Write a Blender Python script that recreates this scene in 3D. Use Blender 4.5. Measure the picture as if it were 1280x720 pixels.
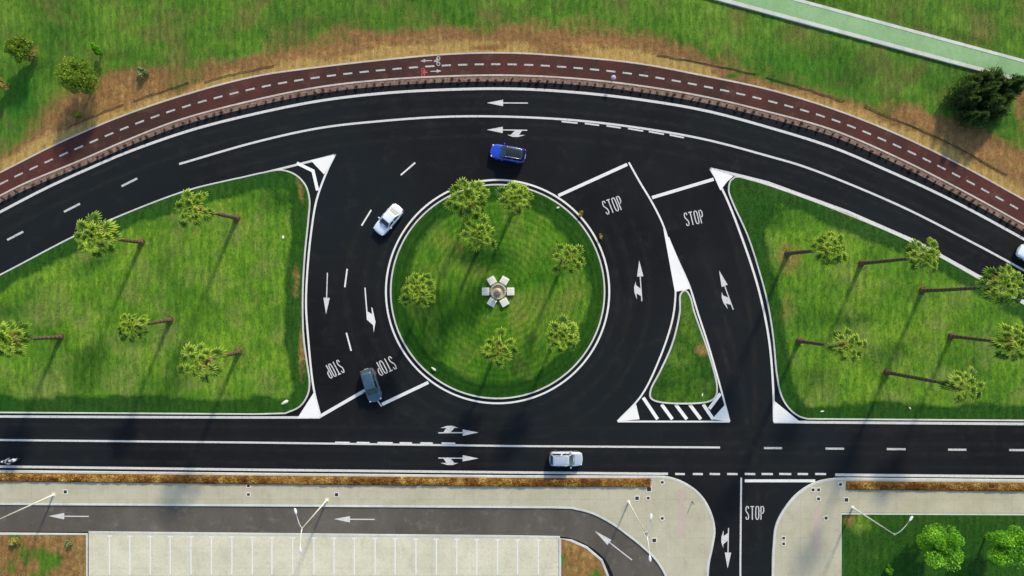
import bpy, bmesh, math, random
import numpy as np
from mathutils import Vector, Matrix
from mathutils.geometry import tessellate_polygon
random.seed(7); RNG = np.random.default_rng(7)
for o in list(bpy.data.objects): bpy.data.objects.remove(o)
SC = bpy.context.scene; COL = SC.collection
# ------------------------------------------------------------------ camera
H = 85.0                                   # drone height; the ground shows 10 reference pixels per metre
cd = bpy.data.cameras.new('camera'); cam = bpy.data.objects.new('camera', cd); COL.objects.link(cam)
cam.location = (0, 0, H); cam.rotation_euler = (0, 0, 0)
cd.sensor_width = 36; cd.lens = 18 / (64.0 / H); cd.clip_end = 6000; cd.clip_start = 1
SC.camera = cam
# ------------------------------------------------------------------ light
EL = math.radians(29); AZ = math.atan2(0.39, 0.92)       # sun stands to the upper right
w = bpy.data.worlds.new("World"); SC.world = w; w.use_nodes = True
nt = w.node_tree; bg = nt.nodes['Background']; sky = nt.nodes.new('ShaderNodeTexSky')
sky.sky_type = 'NISHITA'; sky.sun_disc = False; sky.sun_elevation = EL; sky.sun_rotation = AZ
nt.links.new(sky.outputs[0], bg.inputs[0]); bg.inputs[1].default_value = 0.15
sd = bpy.data.lights.new('sun', 'SUN'); sun = bpy.data.objects.new('sun', sd); COL.objects.link(sun)
sd.energy = 2.65; sd.angle = math.radians(4.0); sd.color = (1.0, 0.90, 0.70)
ld = Vector((-math.sin(AZ) * math.cos(EL), -math.cos(AZ) * math.cos(EL), -math.sin(EL)))
sun.rotation_euler = ld.to_track_quat('-Z', 'Y').to_euler(); sun.location = (40, 90, 60)
vs = SC.view_settings; vs.view_transform = 'Standard'; vs.look = 'None'; vs.gamma = 1; vs.use_curve_mapping = False
vs.exposure = 0.77
SC.render.engine = 'CYCLES'

# ------------------------------------------------------------------ helpers
def P(px, py): return ((px - 640) / 10.0, (360 - py) / 10.0)     # map reading -> metres
def tag(o, label=None, cat=None, group=None, kind=None):
    if label: o['label'] = label
    if cat: o['category'] = cat
    if group: o['group'] = group
    if kind: o['kind'] = kind
    return o
def link(name, me, mat=None, parent=None, smooth=False):
    o = bpy.data.objects.new(name, me); COL.objects.link(o)
    if mat is not None:
        for m in (mat if isinstance(mat, (list, tuple)) else [mat]): me.materials.append(m)
    if parent is not None: o.parent = parent
    if smooth: me.polygons.foreach_set('use_smooth', [True] * len(me.polygons))
    return o
def mesh(name, verts, faces, mat=None, parent=None, smooth=False, attrs=None, mi=None):
    me = bpy.data.meshes.new(name); me.from_pydata([tuple(v) for v in verts], [], faces); me.update()
    o = link(name, me, mat, parent, smooth)
    if mi is not None: me.polygons.foreach_set('material_index', mi)
    for k, a in (attrs or {}).items():
        at = me.attributes.new(k, 'FLOAT', 'POINT'); at.data.foreach_set('value', np.asarray(a, dtype=np.float32))
    return o
def empty(name, loc, rz=0):
    o = bpy.data.objects.new(name, None); COL.objects.link(o); o.location = loc; o.rotation_euler = (0, 0, rz)
    o.empty_display_size = .3
    return o
def kids(o): return [c for c in bpy.data.objects if c.parent == o]
def copy_tree(o, parent=None, _map=None):
    if _map is None:
        _map = {}
        for c in bpy.data.objects:
            if c.parent: _map.setdefault(c.parent.name, []).append(c)
    c = o.copy(); COL.objects.link(c)
    if parent is not None: c.parent = parent
    for ch in _map.get(o.name, []): copy_tree(ch, c, _map)
    return c
def spline(pts, step=6.0, closed=False):
    p = [np.array(q, float) for q in pts]; n = len(p); out = []
    segs = n if closed else n - 1
    for i in range(segs):
        a = p[(i - 1) % n] if (closed or i > 0) else 2 * p[0] - p[1]
        b = p[i]; c = p[(i + 1) % n]
        d = p[(i + 2) % n] if (closed or i + 2 < n) else 2 * p[-1] - p[-2]
        L = np.linalg.norm(c - b); k = max(1, int(L / step))
        t1 = np.linalg.norm(b - a) ** .5; t2 = L ** .5; t3 = np.linalg.norm(d - c) ** .5
        t1 = max(t1, 1e-3); t2 = max(t2, 1e-3); t3 = max(t3, 1e-3)
        m1 = (c - b) + t2 * ((b - a) / t1 - (c - a) / (t1 + t2))
        m2 = (c - b) + t2 * ((d - c) / t3 - (d - b) / (t2 + t3))
        for j in range(k):
            t = j / k; t_2 = t * t; t_3 = t_2 * t
            out.append((2 * t_3 - 3 * t_2 + 1) * b + (t_3 - 2 * t_2 + t) * m1 + (-2 * t_3 + 3 * t_2) * c + (t_3 - t_2) * m2)
    if not closed: out.append(p[-1])
    return [tuple(q) for q in out]
def normals(pts, closed=False):
    q = np.array(pts, float); n = len(q); out = []
    for i in range(n):
        a = q[(i - 1) % n] if (closed or i > 0) else q[i]
        b = q[(i + 1) % n] if (closed or i < n - 1) else q[i]
        t = b - a; L = np.linalg.norm(t); t = t / (L if L > 1e-9 else 1)
        out.append(np.array((-t[1], t[0])))
    return out
def offset(pts, d, closed=False):
    return [tuple(np.array(p) + n * d) for p, n in zip(pts, normals(pts, closed))]
class MB:
    def __init__(s): s.v = []; s.f = []; s.a = []
    def add(s, verts, faces, a=0.5):
        b = len(s.v); s.v += [tuple(v) for v in verts]; s.f += [tuple(i + b for i in f) for f in faces]
        s.a += [a] * len(verts) if np.isscalar(a) else list(a)
    def ribbon(s, pts, width, z=0.006, closed=False, z0=None):
        """pts in map pixels, width in pixels; z0 given -> solid bar from z0 to z"""
        n = normals(pts, closed); L = len(pts); vs_ = []
        for p, m in zip(pts, n):
            for d in (-width / 2, width / 2):
                X, Y = P(p[0] + m[0] * d, p[1] + m[1] * d); vs_.append((X, Y, z))
        k = L if closed else L - 1
        fs = []
        for i in range(k):
            a = 2 * i; b = 2 * ((i + 1) % L); fs.append((a, b, b + 1, a + 1))
        if z0 is not None:
            o_ = len(vs_); bev = .02
            lo = []
            for p, m in zip(pts, n):
                for d in (-width / 2 - bev * 10, width / 2 + bev * 10):
                    X, Y = P(p[0] + m[0] * d, p[1] + m[1] * d); lo.append((X, Y, z - bev))
            lo2 = [(x, y, z0) for x, y, _ in lo]
            vs_ += lo + lo2; N = 2 * L
            for i in range(k):
                a = 2 * i; b = 2 * ((i + 1) % L)
                for h in (0, N):
                    fs.append((a + h, a + h + N, b + h + N, b + h)); fs.append((a + 1 + h, b + 1 + h, b + 1 + h + N, a + 1 + h + N))
            if not closed:
                for e in (0, 2 * (L - 1)):
                    fs.append((e, e + 1, e + 1 + N, e + N)); fs.append((e + N, e + 1 + N, e + 1 + 2 * N, e + 2 * N))
        s.add(vs_, fs)
    def poly(s, pts, z=0.006):
        v = [(*P(*p), z) for p in pts]
        t = tessellate_polygon([[Vector(q) for q in v]])
        fs = []
        for f in t:
            a, b, c = (Vector(v[i]) for i in f)
            fs.append(tuple(f) if (b - a).cross(c - a).z > 0 else tuple(reversed(f)))
        s.add(v, fs)
    def box(s, c, size, rot=None, a=.5, taper=1.0):
        x, y, z = (q / 2 for q in size); vs_ = []
        for dz in (-z, z):
            k = taper if dz > 0 else 1
            for dx, dy in ((-x, -y), (x, -y), (x, y), (-x, y)):
                q = Vector((dx * k, dy * k, dz))
                if rot is not None: q = rot @ q
                vs_.append(q + Vector(c))
        s.add(vs_, [(3, 2, 1, 0), (4, 5, 6, 7), (0, 1, 5, 4), (1, 2, 6, 5), (2, 3, 7, 6), (3, 0, 4, 7)], a)
    def tube(s, pts, radii, n=10, cap=True, a=.5):
        pts = [Vector(p) for p in pts]
        if np.isscalar(radii): radii = [radii] * len(pts)
        vs_ = []; fs = []; ref = Vector((0, 0, 1))
        for i, p in enumerate(pts):
            t = (pts[min(i + 1, len(pts) - 1)] - pts[max(i - 1, 0)]).normalized()
            if abs(t.dot(ref)) > .95: ref = Vector((1, 0, 0)) if abs(t.x) < .9 else Vector((0, 1, 0))
            u = t.cross(ref).normalized(); w_ = u.cross(t)
            for j in range(n):
                th = 2 * math.pi * j / n
                vs_.append(p + (u * math.cos(th) + w_ * math.sin(th)) * radii[i])
        for i in range(len(pts) - 1):
            for j in range(n):
                k = (j + 1) % n; fs.append((i * n + j, i * n + k, i * n + n + k, i * n + n + j))
        if cap:
            fs.append(tuple(range(n))); fs.append(tuple(reversed(range((len(pts) - 1) * n, len(pts) * n))))
        s.add(vs_, fs, a)
    def lathe(s, prof, n=24, c=(0, 0, 0), a=.5):
        vs_ = []; fs = []
        for r, z in prof:
            for j in range(n):
                th = 2 * math.pi * j / n; vs_.append((c[0] + r * math.cos(th), c[1] + r * math.sin(th), c[2] + z))
        for i in range(len(prof) - 1):
            for j in range(n):
                k = (j + 1) % n; fs.append((i * n + j, i * n + k, i * n + n + k, i * n + n + j))
        fs.append(tuple(reversed(range(n)))); fs.append(tuple(range((len(prof) - 1) * n, len(prof) * n)))
        s.add(vs_, fs, a)
    def build(s, name, mat, parent=None, smooth=False, bevel=0, fixn=False):
        o = mesh(name, s.v, s.f, mat, parent, smooth, {'v': s.a})
        if fixn:
            bm = bmesh.new(); bm.from_mesh(o.data); bmesh.ops.recalc_face_normals(bm, faces=bm.faces); bm.to_mesh(o.data); bm.free()
        if bevel:
            m = o.modifiers.new('bevel', 'BEVEL'); m.width = bevel; m.segments = 2; m.limit_method = 'ANGLE'
        return o
def vnoise(x, y, s=1.0, seed=0):
    """smooth value noise in numpy"""
    x = np.asarray(x, float) / s + seed * 17.3; y = np.asarray(y, float) / s - seed * 9.1
    xi = np.floor(x).astype(np.int64); yi = np.floor(y).astype(np.int64); fx = x - xi; fy = y - yi
    fx = fx * fx * (3 - 2 * fx); fy = fy * fy * (3 - 2 * fy)
    def h(a, b):
        q = (a * 374761393 + b * 668265263 + seed * 974711) & 0x7fffffff
        q = ((q ^ (q >> 13)) * 1274126177) & 0x7fffffff
        return ((q ^ (q >> 16)) & 0xffff) / 65535.0
    return (h(xi, yi) * (1 - fx) + h(xi + 1, yi) * fx) * (1 - fy) + (h(xi, yi + 1) * (1 - fx) + h(xi + 1, yi + 1) * fx) * fy
def fbm(x, y, s, seed=0): return .55 * vnoise(x, y, s, seed) + .3 * vnoise(x, y, s / 2.1, seed + 1) + .15 * vnoise(x, y, s / 4.3, seed + 2)
def sstep(a, b, x): t = np.clip((np.asarray(x, float) - a) / (b - a), 0, 1); return t * t * (3 - 2 * t)
def pdist(xy, poly, closed=True):
    """distance of points (metres) to a polyline (map px)"""
    q = np.array([P(*p) for p in poly]); a = q; b = np.roll(q, -1, 0)
    if not closed: a = a[:-1]; b = b[:-1]
    out = np.full(len(xy), 1e9)
    for A, B in zip(a, b):
        d = B - A; L = d @ d
        if L < 1e-9: continue
        t = np.clip(((xy - A) @ d) / L, 0, 1); e = xy - (A + t[:, None] * d)
        out = np.minimum(out, np.hypot(e[:, 0], e[:, 1]))
    return out
def inside(xy, poly):
    q = np.array([P(*p) for p in poly]); a = q; b = np.roll(q, -1, 0); r = np.zeros(len(xy), bool)
    for A, B in zip(a, b):
        if A[1] == B[1]: continue
        c = ((A[1] > xy[:, 1]) != (B[1] > xy[:, 1])) & (xy[:, 0] < (B[0] - A[0]) * (xy[:, 1] - A[1]) / (B[1] - A[1]) + A[0]); r ^= c
    return r

# ------------------------------------------------------------------ materials
class NB:
    def __init__(s, name):
        s.m = bpy.data.materials.new(name); s.m.use_nodes = True; s.t = s.m.node_tree; s.b = s.t.nodes['Principled BSDF']; s._g = None
    def n(s, ty, **kw):
        q = s.t.nodes.new(ty)
        for k, v in kw.items():
            if hasattr(q, k): setattr(q, k, v)
        return q
    def l(s, a, b): s.t.links.new(a, b)
    def pos(s, scale=(1, 1, 1), rot=0, local=False):
        c = s.n('ShaderNodeTexCoord').outputs['Object'] if local else s.n('ShaderNodeNewGeometry').outputs['Position']
        m = s.n('ShaderNodeMapping'); m.inputs['Scale'].default_value = scale; m.inputs['Rotation'].default_value = (0, 0, rot); s.l(c, m.inputs[0]); return m.outputs[0]
    def noise(s, vec, scale, detail=4, rough=.6):
        q = s.n('ShaderNodeTexNoise'); q.inputs['Scale'].default_value = scale; q.inputs['Detail'].default_value = detail; q.inputs['Roughness'].default_value = rough
        s.l(vec, q.inputs['Vector']); return q.outputs['Fac']
    def ramp(s, fac, stops):
        q = s.n('ShaderNodeValToRGB'); e = q.color_ramp.elements
        while len(e) < len(stops): e.new(.5)
        for el, (p, c) in zip(e, stops): el.position = p; el.color = (*c, 1) if len(c) == 3 else c
        s.l(fac, q.inputs[0]); return q.outputs[0]
    def attr(s, name): q = s.n('ShaderNodeAttribute'); q.attribute_name = name; return q.outputs['Fac']
    def math(s, op, a, b=None, c=None, clamp=False):
        q = s.n('ShaderNodeMath'); q.operation = op; q.use_clamp = clamp
        for i, x in enumerate((a, b, c)):
            if x is None: continue
            if isinstance(x, (int, float)): q.inputs[i].default_value = x
            else: s.l(x, q.inputs[i])
        return q.outputs[0]
    def mix(s, fac, a, b, blend='MIX'):
        q = s.n('ShaderNodeMix'); q.data_type = 'RGBA'; q.blend_type = blend; q.clamp_factor = True
        for sock, x in ((q.inputs[0], fac), (q.inputs[6], a), (q.inputs[7], b)):
            if isinstance(x, (int, float)): sock.default_value = x
            elif isinstance(x, tuple): sock.default_value = (*x, 1)
            else: s.l(x, sock)
        return q.outputs[2]
    def bump(s, h, strength=.5, dist=.02):
        q = s.n('ShaderNodeBump'); q.inputs['Strength'].default_value = strength; q.inputs['Distance'].default_value = dist; s.l(h, q.inputs['Height']); s.l(q.outputs[0], s.b.inputs['Normal'])
    def out(s, col, rough=.8, spec=.3, metal=0):
        if isinstance(col, tuple): s.b.inputs['Base Color'].default_value = (*col, 1)
        else: s.l(col, s.b.inputs['Base Color'])
        if isinstance(rough, (int, float)): s.b.inputs['Roughness'].default_value = rough
        else: s.l(rough, s.b.inputs['Roughness'])
        s.b.inputs['Specular IOR Level'].default_value = spec; s.b.inputs['Metallic'].default_value = metal
        return s.m
def turf(name, dark, mid, light, lush_shade, dry, rot=.1, warm=(.13, .11, .035), rings=False, gold=False):
    s = NB(name); p = s.pos(); ps = s.pos((1, .28, 1), rot)
    big = s.noise(p, .13, 3, .55); med = s.noise(p, .7, 5, .6); st = s.noise(ps, 2.4, 5, .75); fine = s.noise(p, 7, 4, .8)
    f = s.math('ADD', s.math('MULTIPLY', big, .55), s.math('MULTIPLY', med, .3)); f = s.math('ADD', f, s.math('MULTIPLY', st, .25))
    c = s.ramp(f, [(.40, dark), (.55, mid), (.68, light)])
    wm = s.math('MULTIPLY', s.ramp(s.noise(p, .2, 5, .65), [(.48, (0, 0, 0)), (.66, (1, 1, 1))]), .7)
    c = s.mix(wm, c, warm)
    jit = s.math('MULTIPLY', s.math('SUBTRACT', med, .5), .9)
    lm = s.ramp(s.math('ADD', s.attr('lush_shade'), jit), [(.26, (0, 0, 0)), (.72, (1, 1, 1))])
    c = s.mix(s.math('MULTIPLY', lm, .9), c, lush_shade)
    dm = s.ramp(s.math('ADD', s.attr('dry'), jit), [(.3, (0, 0, 0)), (.75, (1, 1, 1))])
    dc = s.mix(s.ramp(s.noise(p, 1.3, 5, .7), [(.35, (0, 0, 0)), (.65, (1, 1, 1))]), dry, tuple(q * w_ for q, w_ in zip(dry, (1.5, 1.45, 1.3))))
    c = s.mix(dm, c, dc)
    if gold:
        g2 = s.math('SUBTRACT', s.math('ADD', s.attr('dry'), s.math('MULTIPLY', s.math('SUBTRACT', s.noise(p, 1.1, 5, .7), .5), 1.4)), .85, clamp=True)
        c = s.mix(s.math('MULTIPLY', g2, 2.2, clamp=True), c, (.38, .245, .080))
    wv = s.n('ShaderNodeTexWave'); wv.inputs['Distortion'].default_value = 2.5; wv.inputs['Detail'].default_value = 3; wv.inputs['Detail Scale'].default_value = 1.2
    mp = s.n('ShaderNodeMapping'); s.l(s.n('ShaderNodeNewGeometry').outputs['Position'], mp.inputs[0]); s.l(mp.outputs[0], wv.inputs[0])
    if rings: wv.wave_type = 'RINGS'; wv.rings_direction = 'Z'; mp.inputs['Location'].default_value = (1.8, .45, 0); wv.inputs['Scale'].default_value = .42
    else: wv.bands_direction = 'X'; wv.inputs['Scale'].default_value = .30
    c = s.mix(.5 if rings else .35, c, s.ramp(wv.outputs['Fac'], [(.2, (.76, .78, .76)), (.8, (1.2, 1.18, 1.15))]), 'MULTIPLY')
    k = s.ramp(s.math('ADD', s.math('MULTIPLY', fine, .5), s.math('MULTIPLY', st, .5)), [(.34, (.48, .52, .46)), (.5, (.97, .98, .92)), (.66, (1.45, 1.42, 1.32))])
    c = s.mix(1.0, c, k, 'MULTIPLY')
    s.bump(s.math('ADD', fine, s.math('MULTIPLY', st, .8)), .55, .10)
    return s.out(c, .9, .12)
M = {}
M['lawn'] = turf('lawn_turf', (.040, .125, .010), (.096, .210, .014), (.185, .300, .024), (.012, .064, .006), (.20, .125, .045), warm=(.185, .215, .055))
M['round'] = turf('roundabout_turf', (.020, .092, .005), (.062, .172, .009), (.155, .245, .022), (.010, .056, .004), (.19, .14, .05), rot=.6, warm=(.150, .185, .035), rings=True)
M['ground'] = turf('rough_grass', (.030, .095, .010), (.068, .155, .014), (.12, .215, .024), (.026, .125, .008), (.19, .100, .042), rot=.0, gold=True)
def asphalt(name, a, b, tint, spec=.18, speck=.5, cool=None):
    s = NB(name); p = s.pos(); big = s.noise(p, .055, 4, .55); med = s.noise(s.pos((1, .5, 1), .3), .30, 6, .7); fine = s.noise(p, 14, 3, .8)
    c = s.mix(s.ramp(s.math('ADD', s.math('MULTIPLY', big, .6), s.math('MULTIPLY', med, .4)), [(.40, (0, 0, 0)), (.60, (1, 1, 1))]), a, b)
    if cool: c = s.mix(s.ramp(s.noise(p, .035, 2, .5), [(.45, (0, 0, 0)), (.58, (1, 1, 1))]), c, cool)
    c = s.mix(s.math('MULTIPLY', s.ramp(s.noise(p, .42, 7, .75), [(.54, (0, 0, 0)), (.74, (1, 1, 1))]), .75), c, tint)
    c = s.mix(s.math('MULTIPLY', s.ramp(s.noise(s.pos((.35, 1.6, 1)), .55, 6, .7), [(.58, (0, 0, 0)), (.8, (1, 1, 1))]), .5), c, tint)
    k = s.ramp(fine, [(.3, (1 - speck,) * 3), (.5, (1, 1, 1)), (.72, (1 + speck * 1.5,) * 3)])
    c = s.mix(1.0, c, k, 'MULTIPLY'); s.bump(fine, .15, .01)
    return s.out(c, .85, spec)
M['asphalt'] = asphalt('fresh_asphalt', (.0068, .0074, .0088), (.0125, .0123, .0130), (.0230, .0220, .0215), .07, .55, (.0095, .0125, .0140))
M['asphalt_old'] = asphalt('worn_asphalt', (.072, .062, .050), (.112, .096, .076), (.19, .17, .13), .25, .3)
M['red'] = asphalt('red_path_surface', (.042, .023, .019), (.092, .029, .023), (.13, .066, .048), .1, .35)
def concrete(name, c0, c1, stain, joint=None):
    s = NB(name); p = s.pos(); n1 = s.noise(p, .25, 5, .65); n2 = s.noise(p, 9, 4, .7)
    c = s.mix(s.ramp(n1, [(.35, (0, 0, 0)), (.65, (1, 1, 1))]), c0, c1)
    c = s.mix(s.math('MULTIPLY', s.ramp(s.noise(s.pos((1, .6, 1), .4), .7, 6, .7), [(.52, (0, 0, 0)), (.75, (1, 1, 1))]), .6), c, stain)
    c = s.mix(1.0, c, s.ramp(n2, [(.3, (.82, .82, .82)), (.7, (1.15, 1.15, 1.15))]), 'MULTIPLY')
    if joint:
        br = s.n('ShaderNodeTexBrick'); s.l(p, br.inputs['Vector']); br.inputs['Scale'].default_value = 1; br.offset = 0
        br.inputs['Brick Width'].default_value = joint; br.inputs['Row Height'].default_value = joint; br.inputs['Mortar Size'].default_value = .018
        br.inputs['Color1'].default_value = (1, 1, 1, 1); br.inputs['Color2'].default_value = (.96, .96, .95, 1); br.inputs['Mortar'].default_value = (.72, .71, .68, 1)
        c = s.mix(.75, c, br.outputs['Color'], 'MULTIPLY')
    dt = s.ramp(s.noise(p, 1.7, 7, .8), [(.56, (0, 0, 0)), (.68, (1, 1, 1))]); c = s.mix(s.math('MULTIPLY', dt, .45), c, tuple(q * .7 for q in stain))
    s.bump(n2, .2, .01)
    return s.out(c, .85, .25)
M['pave'] = concrete('pavement_concrete', (.40, .365, .25), (.47, .43, .305), (.33, .305, .225), 2.4)
M['bay'] = concrete('parking_concrete', (.52, .485, .35), (.62, .575, .42), (.37, .34, .26), 2.5)
M['kerb'] = concrete('kerb_stone', (.46, .46, .41), (.58, .58, .52), (.34, .33, .27))
M['kerb_dirty'] = concrete('dusty_kerb_stone', (.42, .34, .28), (.54, .46, .40), (.28, .21, .16))
M['greenpath'] = concrete('green_path_surface', (.20, .34, .15), (.25, .40, .19), (.17, .30, .12))
M['pink'] = concrete('pink_tactile_paving', (.42, .33, .27), (.48, .38, .31), (.38, .33, .26))
def paint(name, c0=.78, wear=.62):
    s = NB(name); p = s.pos(); n = s.noise(p, 5, 6, .8); b = s.noise(p, .5, 3)
    f = s.ramp(n, [(wear, (0, 0, 0)), (wear + .1, (1, 1, 1))])
    c = s.mix(s.math('MULTIPLY', f, .7), s.mix(b, (c0, c0 * .97, c0 * .90), (c0 * .80, c0 * .775, c0 * .72)), (.10, .10, .10))
    return s.out(c, .6, .3)
M['paint'] = paint('road_paint', .76, .57); M['paint_fresh'] = paint('fresh_road_paint', .84, .66); M['paint_worn'] = paint('worn_road_paint', .56, .50); M['paint_line'] = paint('line_paint', .64, .53)
M['paint_path'] = paint('cycle_path_paint', .50, .50); M['paint_path_red'] = paint('faded_red_path_paint', .5, .55)
q = M['paint_path_red'].node_tree.nodes['Principled BSDF']; M['paint_path_red'].node_tree.links.remove(q.inputs['Base Color'].links[0]); q.inputs['Base Color'].default_value = (.45, .07, .08, 1)
def soil(name, a, b, c_):
    s = NB(name); p = s.pos(); c = s.ramp(s.math('ADD', s.math('MULTIPLY', s.noise(p, 2.2, 6, .75), .6), s.math('MULTIPLY', s.noise(p, 9, 3), .4)), [(.36, a), (.5, b), (.64, c_)])
    s.bump(s.noise(p, 6, 6, .8), .8, .08); return s.out(c, .95, .1)
M['verge'] = soil('verge_soil', (.07, .042, .030), (.20, .125, .09), (.34, .24, .18))
M['mulch'] = soil('hedge_bed_soil', (.10, .045, .012), (.22, .12, .035), (.36, .24, .09))
def simple(name, c, rough=.5, spec=.5, metal=0, var=.0, coat=0, local=True):
    s = NB(name)
    if var:
        n = s.noise(s.pos(local=local), 6, 4); col = s.mix(n, tuple(q * (1 - var) for q in c), tuple(min(1, q * (1 + var)) for q in c))
    else:
        n = s.noise(s.pos(local=local), 3, 3); col = s.mix(n, tuple(q * .95 for q in c), tuple(min(1, q * 1.04) for q in c))
    s.b.inputs['Coat Weight'].default_value = coat; s.b.inputs['Coat Roughness'].default_value = .08
    return s.out(col, rough, spec, metal)
M['galv'] = simple('lamp_pole_paint', (.62, .62, .56), .45, .4, 0, .08)
M['lamp_head'] = simple('lamp_housing', (.66, .67, .66), .4, .4)
M['lamp_glass'] = simple('lamp_lens', (.45, .47, .48), .15, .6)
M['iron'] = simple('cast_iron', (.030, .028, .026), .7, .3, 0, .35)
M['frame'] = simple('manhole_collar', (.60, .58, .50), .8, .3, 0, .12)
M['stone'] = simple('pale_carved_stone', (.42, .37, .25), .8, .3, 0, .35)
M['slab'] = simple('white_stone_slab', (.70, .68, .60), .6, .4, 0, .12)
M['rubber'] = simple('tyre_rubber', (.012, .012, .012), .8, .3)
M['rim'] = simple('alloy_rim', (.45, .46, .48), .3, .5, .8)
M['trim'] = simple('black_trim', (.012, .012, .013), .5, .4)
M['glass_dark'] = simple('tinted_car_glass', (.010, .016, .020), .06, .8)
M['glass_blue'] = simple('blue_tinted_glass', (.018, .030, .048), .08, .8)
M['glass_pale'] = simple('pale_reflective_glass', (.16, .19, .17), .12, .8)
M['glass_teal'] = simple('teal_tinted_glass', (.035, .075, .085), .1, .8)
M['red_lens'] = simple('red_lamp_lens', (.40, .012, .012), .25, .6)
M['clear_lens'] = simple('headlamp_lens', (.60, .64, .68), .15, .7)
M['blue'] = simple('blue_car_paint', (.006, .045, .48), .25, .6, 0, 0, .8)
M['blackroof'] = simple('black_gloss_roof', (.010, .013, .016), .22, .6, 0, 0, .4)
M['white'] = simple('white_car_paint', (.72, .75, .80), .25, .5, 0, 0, .8)
M['silver'] = simple('silver_car_paint', (.42, .47, .54), .3, .5, .25, 0, .7)
M['teal'] = simple('grey_blue_car_paint', (.050, .095, .130), .3, .5, .25, 0, .6)
M['plate'] = simple('blank_number_plate', (.7, .7, .66), .5, .4)
M['pipe'] = simple('dusty_black_pipe', (.05, .028, .018), .7, .3)
M['litter'] = simple('bleached_stone', (.62, .58, .45), .8, .3, 0, .2, 0)
def leafmat(name, stops, trans=.25, rough=.55):
    s = NB(name); c = s.ramp(s.attr('v'), stops); s.out(c, rough, .25)
    tr = s.n('ShaderNodeBsdfTranslucent'); s.l(s.mix(1.0, c, (1.25, 1.3, .7), 'MULTIPLY'), tr.inputs['Color'])
    mx = s.n('ShaderNodeMixShader'); mx.inputs[0].default_value = trans
    s.l(s.b.outputs[0], mx.inputs[1]); s.l(tr.outputs[0], mx.inputs[2]); s.l(mx.outputs[0], s.t.nodes['Material Output'].inputs[0]); return s.m
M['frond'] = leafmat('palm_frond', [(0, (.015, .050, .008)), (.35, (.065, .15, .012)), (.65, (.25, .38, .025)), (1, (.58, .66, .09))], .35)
M['deadfrond'] = leafmat('dead_palm_frond', [(0, (.12, .055, .020)), (.5, (.36, .20, .06)), (1, (.58, .44, .20))], .15, .8)
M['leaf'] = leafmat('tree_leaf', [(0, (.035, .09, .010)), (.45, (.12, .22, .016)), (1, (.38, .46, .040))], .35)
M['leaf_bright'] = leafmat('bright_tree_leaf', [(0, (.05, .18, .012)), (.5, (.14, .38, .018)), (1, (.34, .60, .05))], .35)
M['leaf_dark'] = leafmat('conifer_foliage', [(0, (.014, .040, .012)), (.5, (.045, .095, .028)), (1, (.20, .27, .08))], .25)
M['leaf_pale'] = leafmat('pale_shrub_leaf', [(0, (.08, .14, .04)), (.5, (.18, .26, .09)), (1, (.38, .42, .2))], .25)
M['leaf_yellow'] = leafmat('yellow_dry_leaf', [(0, (.20, .15, .03)), (.5, (.36, .28, .06)), (1, (.5, .42, .14))], .2)
M['leaf_hedge'] = leafmat('dry_hedge_leaf', [(0, (.11, .040, .008)), (.4, (.30, .13, .025)), (.65, (.50, .29, .07)), (1, (.66, .52, .20))], .2, .8)
M['leaf_brown'] = leafmat('withered_shrub_leaf', [(0, (.045, .022, .014)), (.5, (.15, .085, .055)), (1, (.33, .23, .17))], .1, .8)
M['blade'] = leafmat('grass_blade', [(0, (.012, .050, .006)), (.35, (.045, .115, .010)), (.7, (.10, .19, .018)), (.85, (.20, .21, .04)), (1, (.36, .26, .09))], .3, .7)
def bark(name, a, b):
    s = NB(name); p = s.pos(local=True); n = s.noise(p, 5, 5, .7); wv = s.n('ShaderNodeTexWave'); wv.bands_direction = 'Z'; wv.inputs['Scale'].default_value = .45; wv.inputs['Distortion'].default_value = 6; wv.inputs['Detail'].default_value = 3; s.l(p, wv.inputs[0])
    c = s.mix(s.math('ADD', s.math('MULTIPLY', n, .6), s.math('MULTIPLY', wv.outputs['Fac'], .4)), a, b); s.bump(wv.outputs['Fac'], .5, .04); return s.out(c, .9, .15)
M['bark'] = bark('palm_bark', (.010, .008, .006), (.17, .125, .08)); M['wood'] = bark('tree_bark', (.05, .035, .025), (.14, .10, .07))

# ------------------------------------------------------------------ measured curves (map pixels)
A = spline([(-330, 372), (-160, 297), (0, 216), (80, 176), (160, 142.5), (240, 116), (320, 95.5), (400, 84), (480, 75), (560, 68), (640, 66.5), (720, 71.5), (800, 80), (880, 95), (960, 112), (1040, 136), (1120, 167.5), (1200, 206), (1280, 250), (1450, 345), (1620, 440)])
B = spline([(-330, 412), (-160, 330), (0, 245), (30, 230), (100, 201), (160, 175), (225, 150), (320, 125), (400, 109), (480, 100), (560, 95.5), (640, 94.5), (720, 98.5), (800, 107.5), (880, 121), (960, 140), (1040, 162.5), (1120, 196.5), (1200, 237), (1280, 281), (1440, 372), (1600, 464)])
C = spline([(-330, 430), (-160, 350), (0, 265), (60, 234), (110.5, 211), (160, 190), (240, 162.3), (320, 142), (400, 126), (480, 116.5), (560, 112), (640, 111), (720, 115.5), (800, 124.5), (880, 138), (960, 159), (1040, 184), (1100, 209), (1185, 248), (1280, 299), (1430, 385), (1580, 475)])
D = spline([(224, 205), (320, 177.5), (400, 160), (480, 151), (560, 145.8), (640, 146), (720, 150.5), (800, 160), (880, 174), (960, 195), (1010, 210), (1120, 255), (1200, 295), (1280, 338), (1420, 420), (1560, 505)])
def CIRC(r, n=128, cx=622, cy=364.5): return [(cx + r * math.cos(2 * math.pi * i / n), cy + r * math.sin(2 * math.pi * i / n)) for i in range(n)]
Ltop = spline([(-330, 505), (-250, 465), (-120, 402), (0, 344), (88, 298), (136, 276), (232, 239), (300, 222.3)])
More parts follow.
